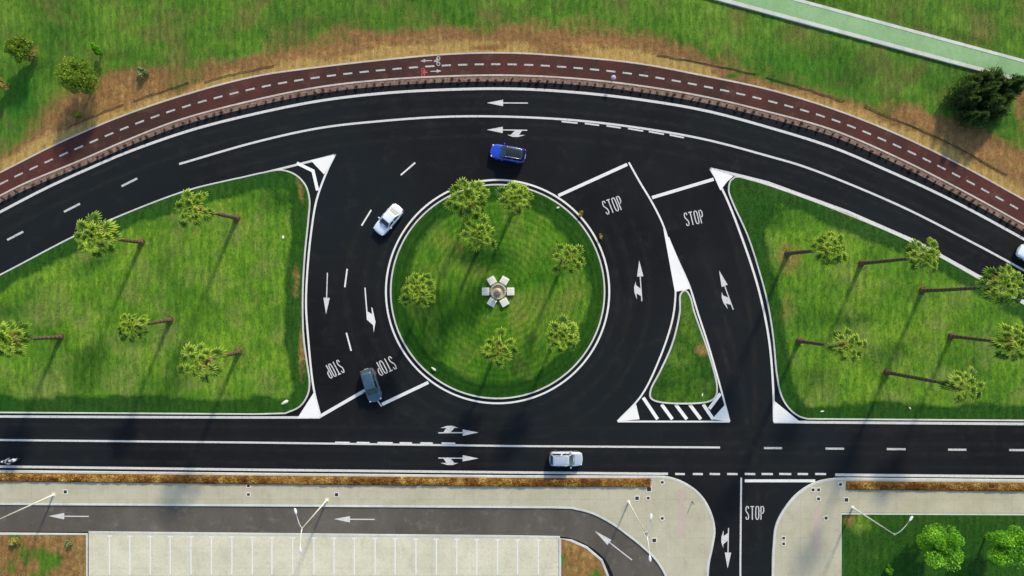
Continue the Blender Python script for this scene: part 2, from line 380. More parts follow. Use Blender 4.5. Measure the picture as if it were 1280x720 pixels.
Lkerb = Ltop[:-1] + spline([(300, 222.6), (328, 216.3), (352, 212.8), (370, 219), (382, 232), (387, 250), (385.5, 275), (381, 320), (378.5, 370), (379.5, 420), (384, 455), (387, 478), (385, 493), (375, 508), (357, 516.5)], 4) + [(320, 517.5), (160, 516.5), (0, 515.5), (-200, 514.5), (-340, 514)]
LlineT = Ltop[:-1] + spline([(300, 222.3), (332, 214.8), (382, 202.3), (419, 193)])
LlineR = spline([(419, 193), (410, 211), (396, 249), (389, 290), (384.5, 335), (382.5, 380), (385, 420), (392, 485), (401, 522)])
Rtop = [(960, 230.5), (1060, 267), (1145, 304), (1237, 355), (1280, 379), (1400, 446), (1520, 512)]
Rkerb = spline([(925, 221.5), (960, 231.5), (1060, 268.5), (1145, 305.5), (1237, 356.5), (1280, 380.5), (1400, 447.5), (1520, 513.5)], 8) + [(1500, 527), (1280, 525.5)] + spline([(1010, 523.5), (1000, 521), (987, 511.5), (977, 496), (971, 470), (966, 420), (959, 378), (949, 340), (934, 294), (915, 252), (910.5, 238), (913, 226), (918.5, 221.5), (925, 221.5)], 4)[:-1]
RlineL = spline([(888, 211), (905, 241), (927.5, 297.5), (945, 350), (955, 390), (962, 430), (966.5, 485), (967.5, 527)])
Tkerb = spline([(856, 363), (850.5, 368), (849.5, 390), (840, 430), (825, 464), (813, 488), (813, 497), (822, 502), (885, 502), (894, 496), (896, 484), (885, 440), (867.5, 390), (862, 370)], 3, True)
TlineL = spline([(786, 203), (800, 228), (815, 253), (830, 284), (840, 322), (844, 352), (844, 375), (840, 402), (825, 447), (802, 494), (772, 526.5)])
TlineR = spline([(830, 284), (846, 322), (862, 358), (872, 390), (885, 430), (900, 482), (912, 527)])
SWt = [(-330, 586), (0, 589), (320, 592.5), (640, 595.5), (800, 596)] + spline([(820, 596), (835, 597), (855, 604), (875, 619), (887.5, 640), (892.5, 662), (890, 682), (885, 706), (884, 740), (884, 790)], 4)
SWb = [(-330, 628.5), (0, 629.5), (320, 631.5), (640, 633.5), (690, 633.8)] + spline([(715, 634.5), (740, 641), (765, 654), (785, 668.5), (802, 682), (822, 702), (836, 730), (845, 790)], 4)
SEk = spline([(966, 790), (966, 700), (967, 682), (970, 657), (980, 637), (997, 617), (1018, 604), (1040, 599), (1060, 598.3)], 4) + [(1280, 600.5), (1620, 604)]
LOb = [(-330, 664), (0, 664.5), (112, 665), (320, 667), (640, 670), (698, 670.5)] + spline([(700, 670.5), (715, 673), (737, 683), (757, 700), (768, 725), (774, 790)], 4)

# ------------------------------------------------------------------ ground
def clipped_grid(pts, step):
    """fill polygon (map px) and cut it into a grid of about `step` metres"""
    bm = bmesh.new(); vs_ = [bm.verts.new((*P(*p), 0)) for p in pts]; f = bm.faces.new(vs_)
    if f.normal.z < 0: f.normal_flip()
    bmesh.ops.triangulate(bm, faces=bm.faces[:])
    xs = [v.co.x for v in bm.verts]; ys = [v.co.y for v in bm.verts]
    for a, (lo, hi) in ((0, (min(xs), max(xs))), (1, (min(ys), max(ys)))):
        x = math.ceil(lo / step) * step + .013
        while x < hi:
            co = (x, 0, 0) if a == 0 else (0, x, 0); no = (1, 0, 0) if a == 0 else (0, 1, 0)
            bmesh.ops.bisect_plane(bm, geom=bm.verts[:] + bm.edges[:] + bm.faces[:], plane_co=co, plane_no=no, dist=1e-5); x += step
    bm.normal_update()
    for f in bm.faces:
        if f.normal.z < 0: f.normal_flip()
    v = np.array([q.co[:] for q in bm.verts]); bm.verts.index_update(); fs = [tuple(q.index for q in f.verts) for f in bm.faces]; bm.free()
    return v, fs
def blob(x, y, cx, cy, rx, ry, rot=0):
    """soft ellipse in map px"""
    X = (x * 10 + 640) - cx; Y = (360 - y * 10) - cy; c, s_ = math.cos(rot), math.sin(rot)
    u = (X * c + Y * s_) / rx; v = (-X * s_ + Y * c) / ry; return np.exp(-(u * u + v * v))
def masks_left(x, y, d):
    n = fbm(x, y, 4, 3); px = x * 10 + 640; py = 360 - y * 10
    lush_shade = 1 - sstep(1.4, 2.6, d + (n - .5) * 1.4)
    lush_shade = np.maximum(lush_shade, .62 * blob(x, y, 350, 245, 34, 26)); lush_shade = np.maximum(lush_shade, .55 * blob(x, y, 120, 330, 60, 12, -.5))
    lush_shade = np.maximum(lush_shade, .6 * blob(x, y, 10, 390, 22, 12)); lush_shade = np.maximum(lush_shade, .45 * blob(x, y, 206, 330, 22, 30))  # both patches are palm shadows painted into the turf as darker green
    dry = .95 * blob(x, y, 378, 440, 5, 45) + .8 * blob(x, y, 376, 240, 5, 22, -.2) + .75 * blob(x, y, 371, 350, 5, 30) + .35 * blob(x, y, 230, 290, 60, 22) + .35 * blob(x, y, 330, 370, 30, 30) + .3 * blob(x, y, 350, 493, 6, 6)
    for a_, b_ in ((178, 303), (297, 273), (214, 400), (299, 440), (77, 421)): dry = np.maximum(dry, .95 * blob(x, y, a_, b_, 6, 5))
    return lush_shade, dry * .95
def masks_right(x, y, d):
    n = fbm(x, y, 4, 5)
    lush_shade = 1 - sstep(1.3, 2.6, d + (n - .5) * 1.5)
    lush_shade = np.maximum(lush_shade, blob(x, y, 945, 262, 42, 34)); lush_shade = np.maximum(lush_shade, .6 * blob(x, y, 1060, 400, 60, 16)); lush_shade = np.maximum(lush_shade, .5 * blob(x, y, 1020, 470, 40, 20)); lush_shade = np.maximum(lush_shade, .5 * blob(x, y, 1110, 440, 80, 20, -.3))
    dry = .62 * blob(x, y, 985, 320, 22, 24) + .5 * blob(x, y, 1070, 272, 60, 5, .35) + .45 * blob(x, y, 985, 385, 16, 34) + .4 * blob(x, y, 1075, 330, 26, 10) + .7 * blob(x, y, 1240, 362, 26, 7, .4)
    for a_, b_ in ((984, 317), (1076, 329), (1152, 363), (998, 426), (1188, 420), (1108, 465)): dry = np.maximum(dry, .95 * blob(x, y, a_, b_, 6, 5))
    return lush_shade * (1 - .5 * blob(x, y, 985, 320, 30, 24)), dry
def masks_round(x, y, d):
    n = fbm(x, y, 3.5, 8)
    lush_shade = 1 - sstep(1.2, 2.8, d + (n - .5) * 2.0)
    lush_shade = np.maximum(lush_shade, .8 * blob(x, y, 600, 320, 50, 20)); lush_shade = np.maximum(lush_shade, .55 * blob(x, y, 560, 400, 26, 30)); lush_shade = np.maximum(lush_shade, .5 * blob(x, y, 640, 330, 20, 26))
    dry = .42 * blob(x, y, 560, 308, 26, 24, -.7) + .7 * blob(x, y, 726, 268, 9, 5, .9) + .35 * blob(x, y, 590, 442, 26, 22) + .5 * blob(x, y, 690, 248, 10, 4, .5) + .5 * blob(x, y, 748, 358, 3, 8) + .3 * blob(x, y, 650, 395, 40, 20)
    return lush_shade, dry
def masks_tri(x, y, d): return np.ones_like(x) * .62 + .25 * (fbm(x, y, 3, 2) - .5), 1.1 * blob(x, y, 878, 437, 9, 9, 1.1)
def masks_se(x, y, d): return np.ones_like(x) * .8 - .5 * blob(x, y, 1075, 655, 14, 12), .9 * blob(x, y, 1062, 650, 9, 7) + .4 * blob(x, y, 1060, 668, 8, 6)
def masks_dry(x, y, d): n = fbm(x, y, 2.5, 6); return 0 * x, .95 - .8 * sstep(.55, .8, n)
LAWNS = []
def lawn(name, pts, masks, mat, z=.09, mound=0, step=.8, kerb=True, kw=1.5):
    v, f = clipped_grid(pts, step); xy = v[:, :2]; d = pdist(xy, pts); lush_shade, dry = masks(xy[:, 0], xy[:, 1], d)
    bumpz = (fbm(xy[:, 0], xy[:, 1], 6, 4) - .35) * .22 + (fbm(xy[:, 0], xy[:, 1], 1.6, 9) - .5) * .09
    v[:, 2] = z + bumpz * sstep(.2, 2.0, d) + mound * sstep(0, 12, d)
    o = mesh(name, v, f, mat, None, True, {'lush_shade': lush_shade, 'dry': dry}); tag(o, kind='structure')
    if kerb:
        m = MB(); m.ribbon(pts, kw, .125, True, -.01); tag(m.build('kerb', M['kerb'], None, fixn=True), kind='structure')
    LAWNS.append((pts, masks, z, mound)); return o
lawn('lawn', Lkerb, masks_left, M['lawn'])
lawn('lawn', Rkerb, masks_right, M['lawn'])
lawn('roundabout_lawn', CIRC(133.5), masks_round, M['round'], mound=.35, kw=1.6)
lawn('splitter_island_lawn', Tkerb, masks_tri, M['lawn'], step=.5, kw=1.7)
SElawn = [(1051, 642), (1300, 643), (1620, 645), (1620, 790), (1051, 790)]
lawn('lawn', SElawn, masks_se, M['lawn'], z=.11, kw=1.6)
lawn('dry_grass_island', [(-330, 667), (0, 667), (109, 667.5), (109, 790), (-330, 790)], masks_dry, M['ground'], kw=2.4)
DI = [(701, 673)] + [p for p in offset(LOb[6:], 0) if p[0] >= 706][0:] + [(701, 790)]
lawn('dry_grass_island', [(700, 673), (714, 675.5), (733, 684), (752, 700), (762, 725), (768, 788), (700, 788)], masks_dry, M['ground'], kw=2.4)

# big ground sheet: fine grid near, skirt to the horizon
gx = np.arange(-102, 102.1, .6); gy = np.arange(-48, 58.1, .6)
GX, GY = np.meshgrid(gx, gy); X = GX.ravel(); Y = GY.ravel(); xy = np.stack([X, Y], 1)
Apoly = list(A) + [(1620, -1000), (-330, -1000)]
above = inside(xy, Apoly); dA = pdist(xy, A, False)
n = fbm(X, Y, 5, 1); px = X * 10 + 640; py = 360 - Y * 10
dry = np.zeros_like(X)
dry += 0
dry += 1.0 * blob(X, Y, 110, 140, 75, 42, -.45) + .8 * blob(X, Y, 175, 110, 50, 22, -.3) + .35 * blob(X, Y, 60, 180, 40, 26) + .5 * blob(X, Y, 40, 62, 10, 10)
dry += .6 * blob(X, Y, 340, 78, 120, 12, -.1) + .5 * blob(X, Y, 530, 50, 120, 20) + .7 * blob(X, Y, 780, 60, 80, 12, .1) + .6 * blob(X, Y, 880, 85, 60, 7, .25)
dry += .9 * blob(X, Y, 1150, 155, 34, 14, .4) + 1.0 * blob(X, Y, 1235, 190, 50, 26, .5) + .8 * blob(X, Y, 1278, 125, 12, 40) + .5 * blob(X, Y, 1100, 60, 22, 8) + .8 * blob(X, Y, 1275, 215, 22, 22)
dry += .75 * (1 - sstep(2, 5.5, dA + (fbm(X, Y, 9, 12) - .5) * 9)) * (.25 + .75 * blob(X, Y, 1230, 180, 130, 90) + .5 * blob(X, Y, 640, 60, 330, 60) + .6 * blob(X, Y, 60, 170, 120, 80))
dry = np.minimum(dry, .9) + 1.0 * (1 - sstep(.3, 1.7, dA + (n - .5) * 2.2))
lush_shade = .75 * blob(X, Y, 25, 130, 40, 60) + .9 * blob(X, Y, 700, 64, 34, 4.5) + .9 * blob(X, Y, 915, 97, 34, 4.5, .3) + .8 * blob(X, Y, 609, 60, 26, 4) + .6 * blob(X, Y, 1000, 85, 80, 30) + .6 * blob(X, Y, 1200, 150, 40, 12)
dry *= 1 - .9 * np.clip(.9 * blob(X, Y, 700, 64, 34, 4.5) + .9 * blob(X, Y, 915, 97, 34, 4.5, .3) + .8 * blob(X, Y, 609, 60, 26, 4), 0, 1)
gpl = [(x_, 79 + (x_ - 1240) * .27) for x_ in range(840, 1521, 40)]; above = above & (pdist(xy, gpl, False) > 2.2)
Z = np.where(above, -.03 + sstep(.8, 3, dA) * ((fbm(X, Y, 7, 3) - .4) * .5 + (fbm(X, Y, 1.8, 8) - .5) * .16), -.06)
V = np.stack([X, Y, Z], 1).tolist(); nx = len(gx); ny = len(gy)
F = [(j * nx + i, j * nx + i + 1, (j + 1) * nx + i + 1, (j + 1) * nx + i) for j in range(ny - 1) for i in range(nx - 1)]
b = len(V); S = 3000; x0, x1, y0, y1 = gx[0], gx[-1], gy[0], gy[-1]
V += [(x0, y0, -.06), (x1, y0, -.06), (x1, y1, -.06), (x0, y1, -.06), (-S, -S, -.06), (S, -S, -.06), (S, S, -.06), (-S, S, -.06)]
F += [(b + 4, b + 5, b + 1, b), (b + 5, b + 6, b + 2, b + 1), (b + 6, b + 7, b + 3, b + 2), (b + 7, b + 4, b, b + 3)]
g = mesh('ground', V, F, M['ground'], None, True, {'lush_shade': list(lush_shade) + [0] * 8, 'dry': list(dry) + [.4] * 8}); tag(g, kind='structure')
gv = lambda x, y: None

m = MB(); m.poly(offset(B, 4.5) + [(1640, 790), (-340, 790)], 0.0); road = tag(m.build('road', M['asphalt']), kind='structure')
m = MB(); m.poly(list(SWb) + list(reversed(LOb)), .006); tag(m.build('service_road', M['asphalt_old']), kind='structure')
srv = bpy.data.objects['service_road']
m = MB(); m.poly([(111, 667), (320, 669), (640, 672), (699, 672.5), (699, 720), (111, 720)], .03); bays = tag(m.build('parking_bays', M['bay']), kind='structure')
m = MB(); m.ribbon([(111, 665.5), (320, 667.5), (640, 670.5), (700, 671.5)], 2.6, .05, False, -.01); tag(m.build('kerb', M['kerb'], fixn=True), kind='structure')
m = MB()
for x in [137, 162.5, 188, 213, 239, 264.5, 290, 315.5, 340, 366, 392.5, 417.5, 443, 469, 494, 520, 545.5, 571, 596, 622, 647, 673]:
    yt = 666.5 + (x - 111) * .0098; m.ribbon([(x, yt + 2.5), (x, 718)], 1.6, .036); m.ribbon([(x - 3.2, yt + 3), (x + 3.2, yt + 3)], 1.6, .0365)
m.build('bay_line', M['paint'], bays)
m = MB(); m.poly([(99, 720), (705, 720), (780, 760), (780, 790), (99, 790)], .014); tag(m.build('service_road', M['asphalt_old']), kind='structure')

# pavements
m = MB(); m.poly(SWt + list(reversed(SWb)), .12); pv = tag(m.build('pavement', M['pave']), kind='structure')
m = MB(); m.ribbon(SWt, 2.6, .135, False, -.01); tag(m.build('kerb', M['kerb'], fixn=True), kind='structure')
m = MB(); m.ribbon(SWb, 2.2, .135, False, -.01); tag(m.build('kerb', M['kerb'], fixn=True), kind='structure')
m = MB(); m.poly(SEk + [(1620, 643.5), (1300, 641.5), (1051, 640.5), (1050, 790)], .12); pe = tag(m.build('pavement', M['pave']), kind='structure')
m = MB(); m.ribbon(SEk, 2.6, .135, False, -.01); tag(m.build('kerb', M['kerb'], fixn=True), kind='structure')
HB1 = [(-330, 593), (0, 596), (320, 599.5), (640, 602.5), (813, 603)]
HB2 = [(1057, 606.5), (1280, 608.5), (1620, 612)]
m = MB(); m.ribbon(HB1, 11, .127); m.build('planting_bed', M['mulch'], pv)
m = MB(); m.ribbon(HB2, 11, .127); m.build('planting_bed', M['mulch'], pe)
m = MB(); m.ribbon([(852, 612), (852, 672)], 8, .126); m.build('tactile_strip', M['pink'], pv)
m = MB(); m.ribbon([(1021, 632), (1021, 690)], 8, .126); m.build('tactile_strip', M['pink'], pe)

# cycle path with its kerbs, verge and paint
m = MB(); m.poly(list(A) + list(reversed(B)), .04); cp = tag(m.build('cycle_path', M['red']), kind='structure')
m = MB(); m.ribbon(A, 1.7, .075, False, -.05); tag(m.build('kerb', M['kerb_dirty'], fixn=True), kind='structure')
m = MB(); m.ribbon(B, 1.8, .085, False, -.05); tag(m.build('kerb', M['kerb_dirty'], fixn=True), kind='structure')
m = MB(); e = offset(B, 4.2); m.ribbon(e, 6.5, .03, False, -.02); tag(m.build('verge', M['verge'], fixn=True), kind='structure')
def nearest_mid():
    a = np.array(A); bb = np.array(B); out = []
    for p in a:
        i = np.argmin(((bb - p) ** 2).sum(1)); out.append(tuple((p + bb[i]) / 2))
    return out
mid = nearest_mid()
sm = np.array(mid); ker = np.ones(7) / 7
sm = np.stack([np.convolve(np.pad(sm[:, k], 3, mode='edge'), ker, 'valid') for k in (0, 1)], 1); mid = [tuple(p) for p in sm]
def walk(pts, start, length):
    """sub-polyline by arc length"""
    q = np.array(pts); s_ = np.concatenate([[0], np.cumsum(np.hypot(*np.diff(q, axis=0).T))])
    k = np.linspace(start, start + length, max(2, int(length / 4) + 1))
    return [(float(np.interp(t, s_, q[:, 0])), float(np.interp(t, s_, q[:, 1]))) for t in k], s_[-1]
m = MB(); _, tot = walk(mid, 0, 1); s0 = 3.0
while s0 + 12 < tot: m.ribbon(walk(mid, s0, 11.5)[0], 2.1, .046); s0 += 20.6
m.build('dashed_line', M['paint_path'], cp)
def bike(cx, cy, flip, mat, hgt=7):
    m = MB()
    for dy, r in ((-hgt * .55, 2.0), (hgt * .55, 2.0)):
        m.ribbon([(cx + r * math.cos(t), cy + dy + r * 1.15 * math.sin(t)) for t in np.linspace(0, 2 * math.pi, 14)[:-1]], .9, .05, True)
    k = -1 if flip else 1
    m.ribbon([(cx, cy - hgt * .5), (cx + k * 2, cy), (cx, cy + hgt * .5)], .9, .0505); m.ribbon([(cx, cy - hgt * .5), (cx + k * 3.6, cy - 1.5)], .8, .0510); m.ribbon([(cx + k * .5, cy + hgt * .2), (cx + k * 3.8, cy + .6)], .8, .0515)
    m.ribbon([(cx + k * 2, cy), (cx + k * 5.5, cy)], 1.6, .0520)
    m.build('bicycle_symbol', mat, cp)
bike(548, 76.5, True, M['paint_path'], 6); bike(529, 90.5, False, M['paint_path_red'], 5)
m = MB(); m.ribbon([(540, 75.8), (531, 76.2)], 1.1, .048); m.poly([(531.5, 73.9), (525.5, 76.4), (531.5, 78.3)], .0485); m.build('direction_arrow', M['paint_path'], cp)
m = MB(); m.ribbon([(538, 89.4), (547, 89)], 1.1, .048); m.poly([(546, 86.9), (552, 88.8), (546, 91.1)], .0485); m.build('direction_arrow', M['paint_path'], cp)

# ------------------------------------------------------------------ road paint, children of the road
ZP = .006
def line(pts, w_=2.6, name='edge_line', mat='paint_line', z=ZP, closed=False):
    m = MB(); m.ribbon(pts, w_, z, closed); return m.build(name, M[mat], road)
line(C, 3.2, mat='paint_line'); line(D, 2.6, 'lane_line')
line(CIRC(139.6, 160), 2.3, closed=True, mat='paint')
line(offset(LlineT, .8), 2.8); line(LlineR, 2.4, mat='paint'); line(offset([(-330, 518.5), (0, 520.5), (160, 521.3), (320, 521.8), (400, 521.8)], 0), 3.0)
line([(888, 211), (925, 219.5)] + [(x, y - 2.2) for x, y in Rtop], 3.4); line(RlineL, 2.6, mat='paint'); line([(967, 527.3), (1280, 529.8), (1500, 531)], 3.4)
line(TlineL, 2.2, mat='paint'); line(TlineR[2:], 2.2, mat='paint', z=.0068); line([(772, 526.8), (912, 527)], 2.2, mat='paint', z=.0076)
line([(-330, 546), (0, 550), (320, 553.2), (640, 557.5), (900, 559.3)], 2.4, 'centre_line')
line([(-330, 580), (0, 583.2), (320, 587.2), (640, 590.5), (835, 592.3)], 3.0); line([(1044, 593.5), (1280, 595.8), (1600, 599)], 3.4)
line([(926.5, 597), (925.5, 700), (925.5, 780)], 2.2, 'lane_line')
def dashes(name, segs, w_, mat='paint_line', z=ZP):
    m = MB()
    for s in segs: m.ribbon(list(s), w_, z)
    m.build(name, M[mat], road)
dashes('lane_dashes', [((152, 232.8), (171.5, 223)), ((80, 264.8), (100, 254.6)), ((9, 300), (29, 289.5)), ((-62, 336), (-42, 325))], 2.6, 'paint_worn')
dashes('lane_dashes', [((501, 218.8), (519, 203.3)), ((452, 282), (464, 262.5)), ((431, 359), (434, 336)), ((439, 438.5), (433, 416))], 1.9, 'paint')
dashes('centre_dashes', [((955, 560), (977.5, 560.2)), ((1032, 560.7), (1055, 560.9)), ((1108.5, 561.3), (1132, 561.5)), ((1185, 562), (1208, 562.2)), ((1261.5, 562.5), (1285, 562.7)), ((1338, 563), (1361, 563.2))], 2.6, 'paint_worn')
dashes('centre_dashes', [((a, 552.9 + (a - 419) * .007), (b_, 553.1 + (b_ - 419) * .007)) for a, b_ in ((419, 437), (446, 462), (472, 491), (499.5, 515), (525.5, 541), (552, 569))], 1.8, 'paint', .0068)
dl = np.array(D)
def D_at(x): return float(np.interp(x, dl[:, 0], dl[:, 1]))
dashes('lane_dashes', [((a, D_at(a) + 2.8), (b_, D_at(b_) + 3.2)) for a, b_ in ((702, 722), (731, 749), (758, 776), (785, 804), (811, 830), (837, 855))], 1.9, 'paint_line', .0068)
dashes('junction_dashes', [((a, 592.4), (b_, 592.6)) for a, b_ in ((844, 856), (866, 878.5), (887, 900), (909, 922), (931, 944), (952, 966), (974, 989), (997, 1010), (1019, 1032.5))], 2.6)
for s in (((698, 244.5), (784, 205.5)), ((815, 247), (892, 224)), ((401.5, 519.5), (457, 487.5)), ((477.5, 505.5), (535.5, 478))): line(list(s), 4.0, 'stop_line', 'paint', .0085)
line([(931, 601), (1019, 601)], 3.6, 'stop_line', 'paint', .0085)
line([(472, 501), (477, 508)], 1.5, 'lane_line', 'paint')
m = MB()
for t in ([(419, 193.5), (388.5, 200.5), (405, 218)], [(392, 491), (372, 522.3), (400, 522.3)], [(888, 211), (917, 220), (909, 227), (900.5, 238)], [(966.5, 500), (1001, 528), (967, 528)],
          [(829, 285), (843.5, 365), (862, 361), (846, 320)], [(772, 526.5), (795, 505), (799.5, 524)], [(912, 527), (906, 506), (893.5, 520), (891, 524)]): m.poly(t, .0105)
m.build('painted_triangle', M['paint_fresh'], road)
m = MB(); m.ribbon([(371, 203.8), (392, 214)], 4.0, .0105); m.ribbon([(391, 212.3), (397, 238)], 4.0, .0110)
for a, b_ in (((804, 497), (822, 524)), ((827, 505.5), (840.5, 524)), ((844.5, 505.5), (858.5, 524)), ((862, 505.5), (876, 524)), ((879, 505.5), (891.5, 524))): m.ribbon([a, b_], 4.2, .0120)
m.ribbon([(900.5, 492), (886.5, 511)], 4.2, .0124); m.build('hatched_stripes', M['paint_fresh'], road)

def track(pts, w_, k=1.0):
    n_ = normals(pts); L_ = len(pts); v_ = []; a_ = []
    for i, (p, nn) in enumerate(zip(pts, n_)):
        e_ = min(1, min(i, L_ - 1 - i) / 4)
        for d_, al in ((-w_ / 2, 0), (0, k * e_), (w_ / 2, 0)): v_.append((*P(p[0] + nn[0] * d_, p[1] + nn[1] * d_), .003)); a_.append(al)
    f_ = [(3 * i + j, 3 * i + 3 + j, 3 * i + 4 + j, 3 * i + 1 + j) for i in range(L_ - 1) for j in (0, 1)]
    mesh('tyre_track', v_, f_, M['track'], road, attrs={'v': a_})
sb_ = NB('tyre_track_dust'); sb_.out((.045, .042, .038), .9, .05); tr_ = sb_.n('ShaderNodeBsdfTransparent'); mx_ = sb_.n('ShaderNodeMixShader')
al_ = sb_.math('MULTIPLY', sb_.attr('v'), sb_.ramp(sb_.noise(sb_.pos(), .8, 6, .75), [(.4, (.05, .05, .05)), (.68, (.6, .6, .6))])); sb_.l(al_, mx_.inputs[0]); sb_.l(tr_.outputs[0], mx_.inputs[1]); sb_.l(sb_.b.outputs[0], mx_.inputs[2]); sb_.l(mx_.outputs[0], sb_.t.nodes['Material Output'].inputs[0]); M['track'] = sb_.m
for off_ in (9, 25): track(offset(C, off_), 9, .8)
for off_ in (9, 25): track(offset(D, off_), 9, .7)
for off_ in (9, 26): track([(x_, 520 + off_ + (x_ + 330) * .006) for x_ in range(-330, 1600, 8)], 9, .6); track([(x_, 548 + off_ + (x_ + 330) * .007) for x_ in range(-330, 1600, 8)], 9, .6)
for r_ in (150, 167, 190): track([(622 + r_ * math.cos(t_), 364.5 + r_ * math.sin(t_)) for t_ in np.linspace(-.6, 3.9, 120)], 11, .7)
track(spline([(905, 265), (925, 330), (938, 400), (944, 470), (942, 560), (946, 600), (950, 700)]), 12, .8); track(spline([(872, 300), (900, 380), (925, 470), (938, 560)]), 12, .7)
track(spline([(826, 430), (838, 415), (843, 400)], 2), 9, 2.2); track(spline([(815, 424), (828, 426), (838, 420)], 2), 6, 2.2); track(spline([(452, 340), (457, 337), (462, 336)], 1), 8, 1.6); track(spline([(893, 410), (905, 440), (912, 470)], 3), 9, 1.4)

def arrow(tail, tip, branch=0, par=road, mat='paint_line', z=.0085, tail_w=1.3):
    """straight arrow, with an optional turn branch on one side (map px)"""
    t = np.array(tip, float) - np.array(tail, float); L = np.linalg.norm(t); t /= L; nrm = np.array((-t[1], t[0])) * (1 if branch >= 0 else -1)
    q = lambda a, b_: tuple(np.array(tail) + t * a * L / 49 + nrm * b_)
    m = MB(); m.ribbon([q(0, 0), q(30.5, 0)], tail_w, z); m.poly([q(30, -4), q(49.5, 0), q(30, 4)], z + .0006)
    if branch:
        m.poly([q(6, 0.4), q(15, 0.4), q(20, 6), q(10, 6)], z + .0012); m.poly([q(2.5, 6.0), q(24.5, 6.0), q(17.5, 8.6), q(11, 8.6)], z + .0018)
    return m.build('direction_arrow', M[mat], par)
arrow((660, 128.8), (609, 128.6)); arrow((659, 162.8), (609, 162.2), -1); arrow((548, 541), (597.5, 540.6), -1); arrow((548, 572.5), (597.5, 573), 1)
arrow((409.3, 341), (407.6, 392)); arrow((802.3, 376.5), (799, 326), -1); arrow((916.5, 387), (899, 338.5), -1); arrow((910.6, 660), (909.5, 710), 1)
arrow((111, 645.5), (61, 645), par=srv, z=.0115); arrow((468.5, 649.3), (418, 648.8), par=srv, z=.0115); arrow((790, 700), (744, 664), par=srv, z=.0115)
m = MB(); m.ribbon([(456.2, 359.5), (458.8, 392)], 1.5, .0085); m.poly([(457.9, 388.5), (464, 392), (467.5, 394.5), (469, 402.5), (466.5, 406.5), (458.5, 399.5)], .0091); m.poly([(464.2, 384), (465.6, 385), (469.4, 402.5), (467.2, 415.5), (466.2, 405)], .0097)
m.build('direction_arrow', M['paint'], road)

def stop_word(cx, cy, ang, w_=24, h=18, shear=0):
    """lettering drawn as strokes: ang = reading direction in degrees, seen from above"""
    L = {'S': [[(.86, .80), (.70, .97), (.32, .97), (.12, .82), (.14, .64), (.80, .36), (.88, .18), (.68, .03), (.30, .03), (.10, .20)]],
         'T': [[(.0, .96), (1., .96)], [(.5, .96), (.5, .0)]],
         'O': [[(.5, .98), (.2, .94), (.08, .75), (.08, .25), (.2, .06), (.5, .02), (.8, .06), (.92, .25), (.92, .75), (.8, .94), (.5, .98)]],
         'P': [[(.14, .0), (.14, .97), (.62, .97), (.88, .86), (.88, .60), (.62, .47), (.14, .47)]]}
    m = MB(); a = math.radians(ang); c, s_ = math.cos(a), math.sin(a); lw = w_ / 4; zz = .0085
    for i, ch in enumerate('STOP'):
        for st in L[ch]:
            pp = []
            for u, v in st:
                x = -w_ / 2 + lw * i + lw * .13 + u * lw * .74; y = (v - .5) * h; x += shear * y
                pp.append((cx + x * c + y * s_ * 1.0 if False else cx + x * c - y * s_ * 1.0, cy - (x * s_ + y * c)))
            m.ribbon(pp, 1.25, zz); zz += .0005
    m.build('stop_lettering', M['paint_line'], road)
stop_word(766, 256.5, 19, 25, 18, -.05); stop_word(867.5, 272.3, 11, 25, 17, -.05); stop_word(943.5, 641, 0, 25, 17)
stop_word(418, 461.5, 180 + 25, 22, 18, -.05); stop_word(482, 457.5, 180 + 25, 25, 18, -.05)

# green path in the upper right corner
gp = [(x, 79 + (x - 1240) * .27) for x in (860, 1000, 1100, 1200, 1300, 1500)]
m = MB(); m.ribbon(gp, 24, .16, False, -.1); gpo = tag(m.build('footpath', M['greenpath'], fixn=True), kind='structure')
m = MB(); m.ribbon(offset(gp, 12), 4.2, .19, False, -.1); tag(m.build('kerb', M['kerb'], fixn=True), kind='structure')
m = MB(); m.ribbon(offset(gp, -12), 3.6, .19, False, -.1); tag(m.build('kerb', M['kerb'], fixn=True), kind='structure')

# ------------------------------------------------------------------ foliage builders
def leaf_cloud(pts, size, nrm=None, jitter=.9, v=None, aspect=.55, rng=RNG):
    """pts (n,3) -> verts, faces, attribute for n small folded leaves"""
    n = len(pts); d = rng.normal(size=(n, 3)); 
    if nrm is not None: d = nrm * (1 - jitter) + d * jitter * .6
    d /= np.linalg.norm(d, axis=1)[:, None] + 1e-9
    r = rng.normal(size=(n, 3)); u = np.cross(d, r); u /= np.linalg.norm(u, axis=1)[:, None] + 1e-9; w_ = np.cross(d, u)
    s_ = (size * (.7 + .6 * rng.random(n)))[:, None] if not np.isscalar(size) else (size * (.7 + .6 * rng.random(n)))[:, None]
    V_ = np.stack([pts - u * s_, pts + w_ * s_ * aspect + d * s_ * .15, pts + u * s_, pts - w_ * s_ * aspect + d * s_ * .15], 1).reshape(-1, 3)
    F_ = np.arange(n * 4).reshape(-1, 4)
    vv = rng.random(n) if v is None else v
    return V_, F_, np.repeat(vv, 4)
def fast_mesh(name, V_, F_, mat, parent=None, v=None):
    me = bpy.data.meshes.new(name); nv = len(V_); nf = len(F_); k = F_.shape[1]
    me.vertices.add(nv); me.vertices.foreach_set('co', V_.astype(np.float32).ravel())
    me.loops.add(nf * k); me.loops.foreach_set('vertex_index', F_.astype(np.int32).ravel())
    me.polygons.add(nf); me.polygons.foreach_set('loop_start', np.arange(nf, dtype=np.int32) * k)
    try: me.polygons.foreach_set('loop_total', np.full(nf, k, dtype=np.int32))
    except Exception: pass
    me.update(calc_edges=True); me.validate()
    if v is not None:
        a = me.attributes.new('v', 'FLOAT', 'POINT'); a.data.foreach_set('value', v.astype(np.float32))
    return link(name, me, mat, parent)
